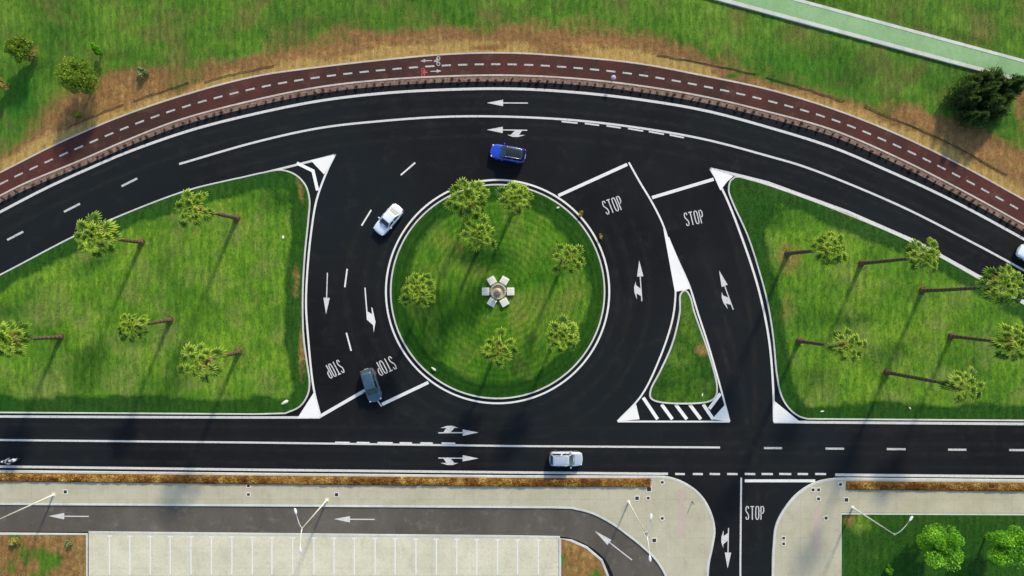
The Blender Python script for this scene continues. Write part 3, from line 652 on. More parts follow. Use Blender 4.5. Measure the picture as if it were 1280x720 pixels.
def crown_points(n, rad, hgt, lobes, rng):
    """leaf points on many overlapping clumps spread through an ellipsoid"""
    k = lobes; c = rng.normal(size=(k, 3)); c /= np.linalg.norm(c, axis=1)[:, None]; c *= (rng.random(k) ** .45)[:, None] * np.array([rad, rad, hgt]) * .74
    r = rad * (.14 + .24 * rng.random(k)); i = rng.integers(0, k, n); d = rng.normal(size=(n, 3)); d /= np.linalg.norm(d, axis=1)[:, None]
    p = c[i] + d * (r[i] * (.65 + .4 * rng.random(n)))[:, None]; lv = rng.random(k)[i]
    return p, d, lv, c
def broadleaf(name, x, y, h, rad, hgt, mat, label, cat='tree', n=5000, leaf=.13, trunk_r=.12, lobes=46, group=None, seed=1, z0=0.0, low=False):
    rng = np.random.default_rng(seed); t = empty(name, (x, y, z0)); tag(t, label, cat, group)
    cz = h - hgt; p, d, lv, c = crown_points(n, rad, hgt, lobes, rng)
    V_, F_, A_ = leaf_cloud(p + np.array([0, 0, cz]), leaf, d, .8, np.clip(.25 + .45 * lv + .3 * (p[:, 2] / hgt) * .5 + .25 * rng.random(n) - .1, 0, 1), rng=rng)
    ok = V_[:, 2].reshape(-1, 4).min(1) > .03; F_ = F_[ok]
    fast_mesh('crown', V_, F_, mat, t, A_)
    m = MB(); top = Vector((0, 0, max(.2, cz)))
    m.tube([(0, 0, -.1), (.03 * rad, .02, cz * .5), top], [trunk_r * 1.25, trunk_r, trunk_r * .7], 8)
    for q in c[:: max(1, lobes // 12)]: m.tube([(0, 0, cz * .6), (q[0] * .45, q[1] * .45, cz * .8 + q[2] * .3), (q[0] * .8, q[1] * .8, cz + q[2] * .7)], [trunk_r * .55, trunk_r * .35, trunk_r * .1], 5)
    m.build('trunk', M['wood'], t, True); return t

# palms -------------------------------------------------------------------
def fan(V_, F_, A_, base, az, el, pet, rad, rng, v0, droop=.35, nseg=13):
    """petiole and palmate blade"""
    d = np.array([math.cos(az) * math.cos(el), math.sin(az) * math.cos(el), math.sin(el)]); side = np.array([-math.sin(az), math.cos(az), 0]); up = np.cross(d, side) * -1
    up = np.cross(side, d) if np.cross(side, d)[2] < 0 else np.cross(side, d); up = up if up[2] > 0 else -up
    p0 = np.array(base); p1 = p0 + d * pet * .55; p2 = p0 + d * pet + np.array([0, 0, -pet * .16]); w_ = .025
    b = len(V_)
    for p in (p0, p1, p2): V_ += [p - side * w_, p + side * w_]; A_ += [.8, .8]
    F_ += [(b, b + 1, b + 3, b + 2), (b + 2, b + 3, b + 5, b + 4)]
    dd = d + np.array([0, 0, -.28]); dd /= np.linalg.norm(dd); tw = rng.normal() * .25; sd_ = side * math.cos(tw) + up * math.sin(tw)
    for k in range(nseg):
        th = (k / (nseg - 1) - .5) * math.radians(250) + rng.normal() * .03; r = rad * (1 - .28 * abs(k / (nseg - 1) - .5) * 2) * (.88 + .24 * rng.random())
        di = dd * math.cos(th) + sd_ * math.sin(th); pe_ = -dd * math.sin(th) + sd_ * math.cos(th)
        cup = up * .30 * rad * abs(math.sin(th)); ww = r * .105; b = len(V_)
        m1 = p2 + di * r * .55 + cup * .8; tp = p2 + di * r * .93 + np.array([0, 0, -droop * r * (.7 + .6 * rng.random())]) + cup
        V_ += [p2, m1 - pe_ * ww + up * .02, m1 + pe_ * ww + up * .02, m1 - up * .035, tp]
        a = np.clip(v0 + rng.normal() * .07, 0, 1); A_ += [a * .15, a, a, a * .45, min(1, a + .35)]  # base and fold painted dark like shaded gaps, tips bright like highlights
        F_ += [(b, b + 3, b + 1), (b, b + 2, b + 3), (b + 1, b + 3, b + 4), (b + 3, b + 2, b + 4)]
def palm_meshes(seed, scale=1.0, full=1.0):
    rng = np.random.default_rng(seed); V_, F_, A_ = [], [], []
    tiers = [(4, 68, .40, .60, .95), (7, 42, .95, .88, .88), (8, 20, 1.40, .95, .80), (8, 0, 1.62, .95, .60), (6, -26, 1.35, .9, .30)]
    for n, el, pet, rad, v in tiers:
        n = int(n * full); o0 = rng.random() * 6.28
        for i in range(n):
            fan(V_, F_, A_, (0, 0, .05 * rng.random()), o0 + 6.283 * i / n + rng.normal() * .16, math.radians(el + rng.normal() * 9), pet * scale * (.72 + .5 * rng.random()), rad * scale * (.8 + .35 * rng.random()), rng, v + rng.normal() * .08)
    cr = bpy.data.meshes.new('crown'); cr.from_pydata([tuple(v) for v in V_], [], F_); cr.update(); a = cr.attributes.new('v', 'FLOAT', 'POINT'); a.data.foreach_set('value', np.array(A_, np.float32)); cr.materials.append(M['frond'])
    V_, F_, A_ = [], [], []
    for i in range(26): fan(V_, F_, A_, (0, 0, -.1 - .7 * rng.random()), rng.random() * 6.28, math.radians(-50 + rng.normal() * 14), .55 * scale * (.7 + .6 * rng.random()), .6 * scale, rng, .55 + rng.normal() * .22, .5, 9)
    sk = bpy.data.meshes.new('dead_frond_skirt'); sk.from_pydata([tuple(v) for v in V_], [], F_); sk.update(); a = sk.attributes.new('v', 'FLOAT', 'POINT'); a.data.foreach_set('value', np.array(A_, np.float32)); sk.materials.append(M['deadfrond'])
    return cr, sk
PM = [palm_meshes(11, .98), palm_meshes(12, .9, .8), palm_meshes(13, 1.05), palm_meshes(14, .86, 1.0), palm_meshes(15, .92, .7)]
def palm(bx, by, cx, cy, label, group, var=0, rz=0, h=None, sc=1.0, z0=.1):
    B_ = np.array(P(bx, by)); Cc = np.array(P(cx, cy)); 
    if h is None: r = np.linalg.norm(Cc) / np.linalg.norm(B_); h = H * (1 - 1 / r)
    top = Cc * (H - h) / H; t = empty('palm_tree', (B_[0], B_[1], z0)); tag(t, label, 'palm tree', group)
    lean = top - B_; m = MB(); n = int(h / .28); pts = []; rr = []
    for i in range(n + 1):
        u = i / n; k = u ** 1.6; pts.append((lean[0] * k, lean[1] * k, u * h - .1)); base = .30 * math.exp(-u * h / .5) * .7
        rr.append(.235 - .075 * u + base + (.018 if i % 2 else 0) + random.uniform(-.008, .008))
    m.tube(pts, rr, 12); m.build('trunk', M['bark'], t, True)
    m = MB(); rg = random.Random(int(bx * 7))
    for k in range(70):
        a_ = rg.random() * 6.283; r_ = .22 + .22 * rg.random(); hh_ = .22 + .3 * rg.random(); x_, y_ = math.cos(a_) * r_, math.sin(a_) * r_; tx, ty = -math.sin(a_) * .03, math.cos(a_) * .03
        m.add([(x_ + tx, y_ + ty, -.05), (x_ - tx, y_ - ty, -.05), (x_ * 1.5, y_ * 1.5, hh_)], [(0, 1, 2)], rg.random())
    m.build('base_tuft', M['deadfrond'], t)
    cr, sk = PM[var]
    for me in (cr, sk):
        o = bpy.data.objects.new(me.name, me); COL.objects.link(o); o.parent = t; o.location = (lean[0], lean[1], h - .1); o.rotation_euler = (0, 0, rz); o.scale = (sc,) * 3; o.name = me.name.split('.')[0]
    return t
GP = 'palm trees planted on the grass'
palm(178, 303, 118, 296, 'tall palm whose crown hangs over the kerb of the curved road at upper left', GP, 0, .3, sc=1.15)
palm(297, 273, 240, 262, 'palm nearest the top corner of the left lawn, by the painted white triangle', GP, 1, 1.1, sc=1.05)
palm(214, 400, 164, 409, 'small palm in the middle of the left lawn, shorter than its neighbours', GP, 3, 2.0, sc=.95)
palm(299, 440, 248, 453, 'palm with golden dead fronds in the lower right part of the left lawn', GP, 4, .5, sc=1.2)
palm(77, 421, 10, 424, 'palm at the left edge of the photo, its crown cut by the frame', GP, 2, 1.9)
palm(984, 317, 1040, 312, 'palm rising from the brownish patch near the top left of the right lawn', GP, 3, .9, sc=1.05)
palm(1076, 329, 1156, 321, 'palm leaning its crown against the white edge line of the curved road, right lawn', GP, 1, 2.4, sc=1.0)
palm(1152, 363, 1256, 357, 'tallest palm, big shaggy crown over the curved road near the right edge', GP, 0, 4.1, sc=1.08)
palm(998, 426, 1061, 434, 'palm with a sparse crown standing nearest the left kerb of the right lawn', GP, 4, 3.3, sc=.98)
palm(1188, 420, 1271, 430, 'palm at the right edge of the photo below the tallest one', GP, 2, 5.0, sc=.98)
palm(1108, 465, 1206, 483, 'palm with a pale orange skirt lying lowest on the right lawn, nearest the straight road', GP, 4, 1.0, sc=1.0)
GR = 'palm trees on the roundabout'
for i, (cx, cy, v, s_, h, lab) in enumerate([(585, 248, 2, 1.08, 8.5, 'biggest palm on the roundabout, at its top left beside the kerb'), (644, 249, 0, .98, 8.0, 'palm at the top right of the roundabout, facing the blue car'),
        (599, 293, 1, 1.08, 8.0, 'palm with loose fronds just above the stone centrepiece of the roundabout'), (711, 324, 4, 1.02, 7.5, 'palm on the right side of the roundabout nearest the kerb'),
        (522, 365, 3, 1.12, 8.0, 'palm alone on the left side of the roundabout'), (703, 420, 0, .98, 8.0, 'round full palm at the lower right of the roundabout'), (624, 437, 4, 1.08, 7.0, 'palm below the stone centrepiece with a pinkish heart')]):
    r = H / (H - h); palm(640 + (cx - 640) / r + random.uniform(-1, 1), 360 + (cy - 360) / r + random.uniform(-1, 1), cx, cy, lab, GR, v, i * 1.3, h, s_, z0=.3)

# other trees and shrubs ----------------------------------------------------
def T(px_, py_, z=0):                       # plan position of a crown read at height z
    k = (H - z) / H; a = P(px_, py_); return a[0] * k, a[1] * k
x, y = T(96, 96, 3.4); broadleaf('broadleaf_tree', x, y, 5.6, 2.55, 2.3, M['leaf'], 'round olive green tree standing on the brown earth above the red cycle path', n=11000, leaf=.105, trunk_r=.14, seed=3, lobes=70)
x, y = T(119, 61, 1.5); broadleaf('broadleaf_tree', x, y, 2.3, .85, .9, M['leaf_bright'], 'small bright green tree above and right of the round olive tree', n=2200, leaf=.09, trunk_r=.06, seed=4, lobes=18)
x, y = T(178, 90, .5); broadleaf('shrub', x, y, .9, .85, .42, M['leaf_pale'], 'pale whitish green shrub on the grass above the cycle path', 'shrub', n=1000, leaf=.09, trunk_r=.03, seed=5, lobes=14)
x, y = T(96, 146, .5); broadleaf('shrub', x, y, .95, .6, .45, M['leaf'], 'small dark green shrub on the brown earth below the round olive tree', 'shrub', n=900, leaf=.07, trunk_r=.03, seed=6, lobes=12)
x, y = T(13, 56, 4); broadleaf('broadleaf_tree', x, y, 3.9, 1.8, 1.5, M['leaf'], 'dark green tree in the upper left corner of the photo', n=6000, leaf=.11, trunk_r=.12, seed=7, lobes=40)
x, y = T(38, 68, 1); broadleaf('shrub', x, y, 1.6, .95, .7, M['leaf_yellow'], 'yellowing dry shrub beside the dark tree in the upper left corner', 'shrub', n=900, leaf=.09, trunk_r=.04, seed=8, lobes=12)
x, y = T(-2, 104, 2); broadleaf('shrub', x, y, 2.2, .9, .8, M['leaf_yellow'], 'yellow green shrub cut by the left edge of the photo', 'shrub', n=1200, leaf=.1, trunk_r=.04, seed=9, lobes=14)
x, y = T(1178, 684, 4.0); broadleaf('broadleaf_tree', x, y, 5.8, 3.0, 2.2, M['leaf_bright'], 'bright green feathery tree on the dark lawn right of the curved lamp arm', n=8000, leaf=.13, trunk_r=.13, seed=21, lobes=30, z0=.1)
x, y = T(1262, 686, 4.2); broadleaf('broadleaf_tree', x, y, 6.0, 3.3, 2.3, M['leaf_bright'], 'bright green feathery tree in the lower right corner of the photo', n=8000, leaf=.13, trunk_r=.13, seed=22, lobes=30, z0=.1)
x, y = T(1110, 712, .4); broadleaf('shrub', x, y, .9, .7, .42, M['leaf_bright'], 'low green shrub on the dark lawn below the curved lamp arm', 'shrub', n=800, leaf=.08, trunk_r=.03, seed=24, lobes=12, z0=.1)
x, y = T(18, 676, .4); broadleaf('shrub', x, y, .8, .75, .38, M['leaf_yellow'], 'green and yellow shrub on the dry strip at the lower left', 'shrub', n=800, leaf=.08, trunk_r=.03, seed=25, lobes=12, z0=.1)
x, y = T(86, 679, .4); broadleaf('shrub', x, y, .7, .62, .34, M['leaf_pale'], 'pale dry shrub on the brown strip beside the first parking bay', 'shrub', n=600, leaf=.08, trunk_r=.03, seed=26, lobes=10, z0=.1)
def conifer(cx, cy, h, rad, seed):
    rng = np.random.default_rng(seed); x, y = T(cx, cy, h * .4); t = empty('conifer', (x, y, -.05)); tag(t, 'dark spiky conifer in the dense clump beside the green path', 'conifer', 'dark conifers beside the green path'); n = 1500
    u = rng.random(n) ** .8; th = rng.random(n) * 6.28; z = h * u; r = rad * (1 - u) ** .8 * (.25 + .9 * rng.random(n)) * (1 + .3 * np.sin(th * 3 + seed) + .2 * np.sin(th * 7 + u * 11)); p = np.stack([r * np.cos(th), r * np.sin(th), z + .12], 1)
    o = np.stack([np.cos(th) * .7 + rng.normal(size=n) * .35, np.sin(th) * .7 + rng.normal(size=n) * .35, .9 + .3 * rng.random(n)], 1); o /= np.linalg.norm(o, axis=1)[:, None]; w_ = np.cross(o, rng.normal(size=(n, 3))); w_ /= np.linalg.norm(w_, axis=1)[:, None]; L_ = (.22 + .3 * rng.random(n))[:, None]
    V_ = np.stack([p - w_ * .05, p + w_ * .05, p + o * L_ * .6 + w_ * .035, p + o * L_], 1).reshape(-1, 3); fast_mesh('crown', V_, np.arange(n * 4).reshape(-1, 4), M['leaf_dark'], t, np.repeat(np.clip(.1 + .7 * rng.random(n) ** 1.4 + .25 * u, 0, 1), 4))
    m = MB(); m.tube([(0, 0, -.1), (0, 0, h * .9)], [.10, .02], 8); m.build('trunk', M['wood'], t, True)
rc = random.Random(5)
for i in range(26):
    a_ = rc.random() * 6.28; r_ = math.sqrt(rc.random()); cx = 1230 + 42 * r_ * math.cos(a_); cy = 122 + 25 * r_ * math.sin(a_) - (cx - 1230) * .22
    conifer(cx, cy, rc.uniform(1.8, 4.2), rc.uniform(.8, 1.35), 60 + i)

# hedges: two continuous dry brown ones along the straight road
def hedge(line_, wpx, h, n, label, seed, z0=.12, x0=None):
    rng = np.random.default_rng(seed); q = np.array(line_); s_ = np.concatenate([[0], np.cumsum(np.hypot(*np.diff(q, axis=0).T))]); t = rng.random(n) * s_[-1]
    px_ = np.interp(t, s_, q[:, 0]); ctr_ = (rng.random(n) - .5) * wpx * (.75 + .5 * vnoise(t, t * 0, 9, seed)); py_ = np.interp(t, s_, q[:, 1]) + ctr_; X_ = (px_ - 640) / 10; Y_ = (360 - py_) / 10
    e = 1 - (np.abs(py_ - np.interp(t, s_, q[:, 1])) / (wpx / 2)) ** 3; hh = h * (.4 + .8 * fbm(X_, Y_, .8, seed)) * (.35 + .65 * e); z = z0 + hh * (.35 + .65 * rng.random(n) ** .5)
    p = np.stack([X_, Y_, z], 1); d = np.tile([0, 0, 1.0], (n, 1)); v = np.clip(-.12 + 1.1 * fbm(X_, Y_, .9, seed + 3) + .35 * (rng.random(n) - .3) + .25 * (fbm(X_, Y_, 9, seed + 5) - .5), 0, 1)
    V_, F_, A_ = leaf_cloud(p, .085, d, .75, v, .5, rng); o = fast_mesh('hedge', V_, F_, M['leaf_hedge'], None, A_); tag(o, label, 'hedge')
    return o
hedge([(-40, 595.6), (0, 596), (320, 599.5), (640, 602.5), (813, 603)], 9.5, .42, 36000, 'long low rust brown hedge along the pavement left of the side road', 31)
hedge([(1058, 606.7), (1280, 608.7), (1330, 609.2)], 9, .42, 11000, 'low tan brown hedge along the pavement right of the side road', 32)
# row of withered shrubs in the verge below the cycle path
rng = np.random.default_rng(77)
p, d, lv, c = crown_points(240, .42, .24, 9, rng); V_, F_, A_ = leaf_cloud(p + np.array([0, 0, .27]), .085, d, .8, np.clip(.2 + .6 * lv + .3 * rng.random(240) - .1, 0, 1), rng=rng)
sh = empty('withered_shrub', (0, 0, 0)); fast_mesh('foliage', V_, F_, M['leaf_brown'], sh, A_)
m = MB()
for k in range(6): a = k * 1.05; m.tube([(0, 0, -.02), (.18 * math.cos(a), .18 * math.sin(a), .3)], [.02, .008], 5)
m.build('stem', M['wood'], sh)
tag(sh, 'withered brown shrub in the row between the red cycle path and the curved road', 'shrub', 'withered shrubs lining the cycle path')
vl = offset(B, 5.6); _, tot = walk(vl, 0, 1); s0 = 0; first = True; smap = {sh.name: kids(sh)}
while s0 < tot - 2:
    (p0, _), _ = walk(vl, s0, .5)
    if -12 < p0[0] < 1292:
        o = sh if first else copy_tree(sh, None, smap); first = False
        X_, Y_ = P(p0[0], p0[1] + random.uniform(-1.2, 1.2)); o.location = (X_, Y_, .03); o.rotation_euler = (0, 0, random.uniform(0, 6.28)); k = random.uniform(.55, .95); o.scale = (k, k, k * random.uniform(.8, 1.25))
    s0 += random.uniform(9, 12.5)
# dry tufts that spill over the roundabout kerb
for (a, b_, r, lab) in ((749.5, 295, .45, 'straw coloured dry weed spilling over the roundabout kerb'), (726, 268, .55, 'brown dry weed inside the roundabout kerb, up and left of the straw coloured one')):
    x, y = P(a, b_); broadleaf('dry_weed', x, y, .4, r, .2, M['leaf_yellow'], lab, 'weed', n=260, leaf=.08, trunk_r=.015, seed=int(a), lobes=8, z0=.02 if a > 740 else .12)

# grass blades over the turf, uncountable
def blades():
    rng = np.random.default_rng(5); VV = []; AA = []
    for pts, masks, z, mound in LAWNS:
        q = np.array([P(*p) for p in pts]); lo = np.maximum(q.min(0), (-66, -38)); hi = np.minimum(q.max(0), (66, 38)); area = np.prod(hi - lo); n = int(area * 22)
        xy = lo + rng.random((n, 2)) * (hi - lo); xy = xy[inside(xy, pts)]; d = pdist(xy, pts); xy = xy[d > .2]; d = d[d > .2]
        lu, dr = masks(xy[:, 0], xy[:, 1], d); zz = z + ((fbm(xy[:, 0], xy[:, 1], 6, 4) - .35) * .22 + (fbm(xy[:, 0], xy[:, 1], 1.6, 9) - .5) * .09) * sstep(.2, 2, d) + mound * sstep(0, 12, d) - .02
        v = np.clip(.62 - .55 * sstep(.3, .7, lu) + .28 * sstep(.35, .8, dr) + .3 * (fbm(xy[:, 0], xy[:, 1], 2.0, 3) - .5) + .1 * rng.normal(size=len(xy)), 0, 1); VV.append(np.column_stack([xy, zz])); AA.append(v)
    n = 26000; xy = np.column_stack([rng.uniform(-66, 66, n), rng.uniform(8, 38, n)]); ok = inside(xy, Apoly) & (pdist(xy, A, False) > .35); gpd = pdist(xy, gp, False) > 1.7; xy = xy[ok & gpd]
    dd = pdist(xy, A, False); zz = -.05 + sstep(.8, 3, dd) * ((fbm(xy[:, 0], xy[:, 1], 7, 3) - .4) * .5 + (fbm(xy[:, 0], xy[:, 1], 1.8, 8) - .5) * .16)
    ix = np.clip(((xy[:, 0] + 102) / .6).astype(int), 0, nx - 1); iy = np.clip(((xy[:, 1] + 48) / .6).astype(int), 0, ny - 1); dq = dry[iy * nx + ix]
    VV.append(np.column_stack([xy, zz])); AA.append(np.clip(.55 + .55 * sstep(.3, .8, dq) + .12 * rng.normal(size=len(xy)), 0, 1))
    c = np.concatenate(VV); a = np.concatenate(AA); n = len(c); out = []; att = []
    for k in range(3):
        th = rng.random(n) * 6.28; h = .05 + .09 * rng.random(n) + .04 * (a > .8); l = .04 + .05 * rng.random(n); w_ = .016 + .012 * rng.random(n)
        dx, dy = np.cos(th), np.sin(th); off = rng.normal(size=(n, 2)) * .05
        b0 = np.column_stack([c[:, 0] + off[:, 0] - dy * w_, c[:, 1] + off[:, 1] + dx * w_, c[:, 2]]); b1 = np.column_stack([c[:, 0] + off[:, 0] + dy * w_, c[:, 1] + off[:, 1] - dx * w_, c[:, 2]]); tp = np.column_stack([c[:, 0] + off[:, 0] + dx * l, c[:, 1] + off[:, 1] + dy * l, c[:, 2] + h])
        out.append(np.stack([b0, b1, tp], 1).reshape(-1, 3)); att.append(np.repeat(a, 3))
    V_ = np.concatenate(out); F_ = np.arange(len(V_)).reshape(-1, 3); o = fast_mesh('grass', V_, F_, M['blade'], None, np.concatenate(att)); tag(o, 'short grass blades covering the lawns and the rough ground', 'grass', kind='stuff')
blades()

# irrigation pipes lying on the bare earth above the cycle path
def pipe(pts, label):
    m = MB(); q = spline(pts, 6); m.tube([(*P(*p), .07) for p in q], .045, 6); o = m.build('irrigation_pipe', M['pipe'], None, True); tag(o, label, 'pipe', 'pipes above the cycle path')
def off_A(x0, x1, d, n=9, wob=1.0):
    q = offset(A, -d); q = [p for p in q if x0 <= p[0] <= x1]; st = max(1, len(q) // n); return [(p[0], p[1] + random.uniform(-wob, wob)) for p in q[::st]]
pipe(off_A(82, 158, 13), 'dark pipe curving over the brown earth under the round olive tree'); pipe(off_A(163, 238, 13), 'dark pipe on the brown earth below the pale shrub')
pipe(off_A(250, 345, 9), 'dark pipe at the dry grass edge where the cycle path climbs, upper left'); pipe(off_A(820, 950, 15), 'dark pipe in the dry grass above the lane with the two row dashes, upper right')
pipe(off_A(955, 1060, 14), 'dark pipe in the grass below the bright green slope, upper right'); pipe(off_A(1075, 1278, 17), 'longest dark pipe, running through the tan grass to the right edge of the photo')

# ------------------------------------------------------------------ manholes, lamps, posts, stones
def manhole(px_, py_, s_, label, z=.12, rot=0, rnd=False):
    x, y = P(px_, py_); t = empty('manhole_cover', (x, y, z), math.radians(rot)); tag(t, label, 'manhole cover', 'manhole covers in the pavement'); m = MB(); a = s_ / 20
    for dx, dy, sx, sy in ((0, a + .05, 2 * a + .2, .1), (0, -a - .05, 2 * a + .2, .1), (a + .05, 0, .1, 2 * a), (-a - .05, 0, .1, 2 * a)): m.box((dx, dy, .005), (sx, sy, .05))
    m.build('collar', M['frame'], t, bevel=.008); m = MB()
    if rnd: m.lathe([(a * .95, -.02), (a * .95, .012), (a * .88, .018)], 20)
    else:
        m.box((0, 0, -.005), (2 * a - .01, 2 * a - .01, .04))
        for k in range(-2, 3): m.box((k * a * .36, 0, .018), (a * .12, a * 1.6, .008))
    m.build('lid', M['iron'], t)
    if rnd:
        m = MB(); m.box((0, 0, -.012), (2 * a - .02, 2 * a - .02, .03)); m.build('infill', M['pave'], t)
for a in [(811, 611.2, 5.2, 'large square manhole touching the end of the left hedge'), (796, 622.5, 4.4, 'square manhole near the foot of the double lamp, left of two others'), (810, 622.3, 3.4, 'small square manhole right below the large one at the hedge end'),
          (817.5, 675, 4.6, 'square manhole at the bottom of the rounded pavement, by the lamp arm'), (82.5, 614.5, 4, 'manhole in the pavement beside the leftmost lamp pole'), (311, 606.8, 3.6, 'upper of the two manholes one above the other in the long pavement'),
          (311, 617.8, 3.4, 'lower of the two manholes one above the other in the long pavement'), (421, 618, 4.2, 'manhole in the long pavement right of the middle lamp pole'), (1015.8, 612, 3.6, 'left one of the touching pair of manholes on the right pavement'),
          (1022.6, 612, 3.6, 'right one of the touching pair of manholes on the right pavement'), (1022.6, 623.2, 3.6, 'single manhole right below the touching pair, right pavement'), (1057.3, 624.5, 4.6, 'manhole beside the foot of the curved lamp, right pavement'),
          (979, 672.2, 3.4, 'upper one of the two manholes near the side road kerb'), (979, 679.3, 3.4, 'lower one of the two manholes near the side road kerb')]: manhole(a[0], a[1], a[2], a[3])
for a in [(827.5, 602.6, 3.6, 'round lid manhole at the tip of the left hedge, near the road dashes'), (827.5, 647.6, 3.6, 'round lid manhole in the middle of the rounded pavement'), (807.5, 667, 3.4, 'round lid manhole under the double lamp arm'), (1050, 605.2, 4, 'round lid manhole between the right hedge and the road'), (1032, 647.2, 4, 'round lid manhole beside the pink strip of the right pavement')]: manhole(a[0], a[1], a[2], a[3], rnd=True, rot=20)
x, y = P(524, 607.6); m = MB(); m.box((0, 0, .02), (.55, .22, .05)); o = m.build('drain_cover', M['frame'], None, bevel=.01); o.location = (x, y, .125); tag(o, 'small white drain cover under the rust brown hedge', 'drain cover')

def lamp(bx, by, tx, ty, label, arms, rr=.085):
    B_ = np.array(P(bx, by)); Tt = np.array(P(tx, ty)); h = H * (1 - np.linalg.norm(B_) / np.linalg.norm(Tt)); t = empty('street_lamp', (B_[0], B_[1], .12)); tag(t, label, 'street lamp', 'street lamps along the service road')
    m = MB(); m.box((0, 0, .02), (.42, .42, .04)); 
    for dx in (-.15, .15):
        for dy in (-.15, .15): m.lathe([(.02, .03), (.02, .09)], 6, (dx, dy, 0))
    m.build('base_plate', M['galv'], t)
    m = MB(); m.tube([(0, 0, .03), (0, 0, 1.2), (0, 0, h)], [rr * 1.35, rr * 1.15, rr * .7], 12); m.build('pole', M['galv'], t, True)
    m = MB(); m.box((0, -rr * 1.35, .75), (.12, .02, .35)); m.build('access_door', M['lamp_head'], t)
    for az, L, rise in arms:
        d = Vector((math.cos(az), math.sin(az), 0)); pts = [Vector((0, 0, h - .3)) + d * L * (1 - math.cos(u * math.pi / 2)) + Vector((0, 0, rise * 2.0 * math.sin(u * math.pi / 2))) for u in (0, .2, .4, .6, .8, 1)]
        m = MB(); m.tube(pts, [.06, .058, .052, .046, .04, .036], 8); ar = m.build('arm', M['galv'], t, True)
        hd = MB(); e = pts[-1]; R = Matrix.Rotation(az, 3, 'Z'); prof = [(-.1, .07, .05), (.05, .12, .07), (.3, .16, .08), (.52, .12, .06), (.6, .04, .02)]
        vs_ = []; fs = []
        for xx, ww, hh in prof:
            for a_ in range(10): th = a_ * 2 * math.pi / 10; vs_.append(e + R @ Vector((xx, ww * math.cos(th), hh * math.sin(th) * (1 if math.sin(th) > 0 else .4))))
        for i in range(4):
            for j in range(10): k = (j + 1) % 10; fs.append((i * 10 + j, i * 10 + k, i * 10 + 10 + k, i * 10 + 10 + j))
        fs += [tuple(range(10)), tuple(range(40, 50))]; hd.add(vs_, fs); ho = hd.build('lamp_head', M['lamp_head'], t, True, fixn=True)
        gl = MB(); gl.box(e + R @ Vector((.27, 0, -.036)), (.36, .2, .02), R); gl.build('lens', M['lamp_glass'], ho)
    return t
def azi(dx, dy): return math.atan2(-dy, dx)
lamp(68, 618, -4, 653, 'leftmost street lamp, its pole crossing the service road to the frame edge', [(azi(-6, -22), 2.2, .5), (azi(3, 22), 2.2, .5)])
lamp(409, 624.5, 381, 663.5, 'double armed street lamp in the middle of the long pavement', [(azi(-5, -20), 1.9, .4), (azi(0, 20), 1.9, .4)])
lamp(785.5, 627, 811.5, 668, 'double armed street lamp on the rounded pavement by the side road', [(azi(3, -22), 2.0, .4), (azi(2, 22), 2.0, .4)], .075)
lamp(1065, 634, 1118, 668, 'street lamp with a single curved arm over the lower right lawn', [(azi(12, -18), 2.2, .5)])
# posts
def post(px_, py_, h, label, mat, cap, name='marker_post'):
    x, y = P(px_, py_); t = empty(name, (x, y, .1)); tag(t, label, 'post'); m = MB(); m.lathe([(.05, -.08), (.05, h * .9), (.035, h)], 10); m.build('shaft', mat, t, True); m = MB(); m.lathe([(.05, h), (.32, h + .02), (.32, h + .10), (.12, h + .20)], 16); m.build('cap', cap, t, True)
post(765, 101, 1.1, 'pale topped post on the inner kerb of the red cycle path', M['iron'], simple('lilac_post_cap', (.34, .26, .36), .6, .3))
x, y = P(865, 627); t = empty('bollard', (x, y, .12)); tag(t, 'thin dark bollard on the rounded pavement beside the pink strip', 'bollard'); m = MB(); m.lathe([(.07, 0), (.055, .06), (.05, .85), (.03, .92)], 12); m.build('shaft', M['iron'], t, True); m = MB(); m.lathe([(.056, .70), (.056, .78)], 12); m.build('band', M['frame'], t)
# pale stones on the grass
for i, (a, b_, s_, lab) in enumerate([(357, 502.5, .34, 'pale forked stone in the lower right corner of the left lawn'), (354.3, 297, .24, 'single pale stone near the right edge of the left lawn'), (542.5, 461, .26, 'pale curved stone on the lower left of the roundabout grass'), (697, 260, .2, 'pale stone near the kerb at the upper right of the roundabout'), (877.5, 493.5, .16, 'tiny pale stone on the triangular grass island'), (1136.5, 510, .18, 'tiny pale stone near the bottom edge of the right lawn'), (1027, 514, .17, 'tiny pale stone near the bottom left corner of the right lawn')]):
    bm = bmesh.new(); bmesh.ops.create_icosphere(bm, subdivisions=2, radius=s_)
    for v in bm.verts: v.co = Vector((v.co.x * (1.5 if i % 2 == 0 else 1), v.co.y * .6, v.co.z * .35)) * (1 + .25 * math.sin(v.co.x * 23 + i) * math.cos(v.co.y * 31))
    me = bpy.data.meshes.new('stone'); bm.to_mesh(me); bm.free(); x, y = P(a, b_); o = link('stone', me, M['litter'], None, True); o.location = (x, y, .16 if i not in (2, 3) else .3); o.rotation_euler = (0, 0, .5 + i); tag(o, lab, 'stone')

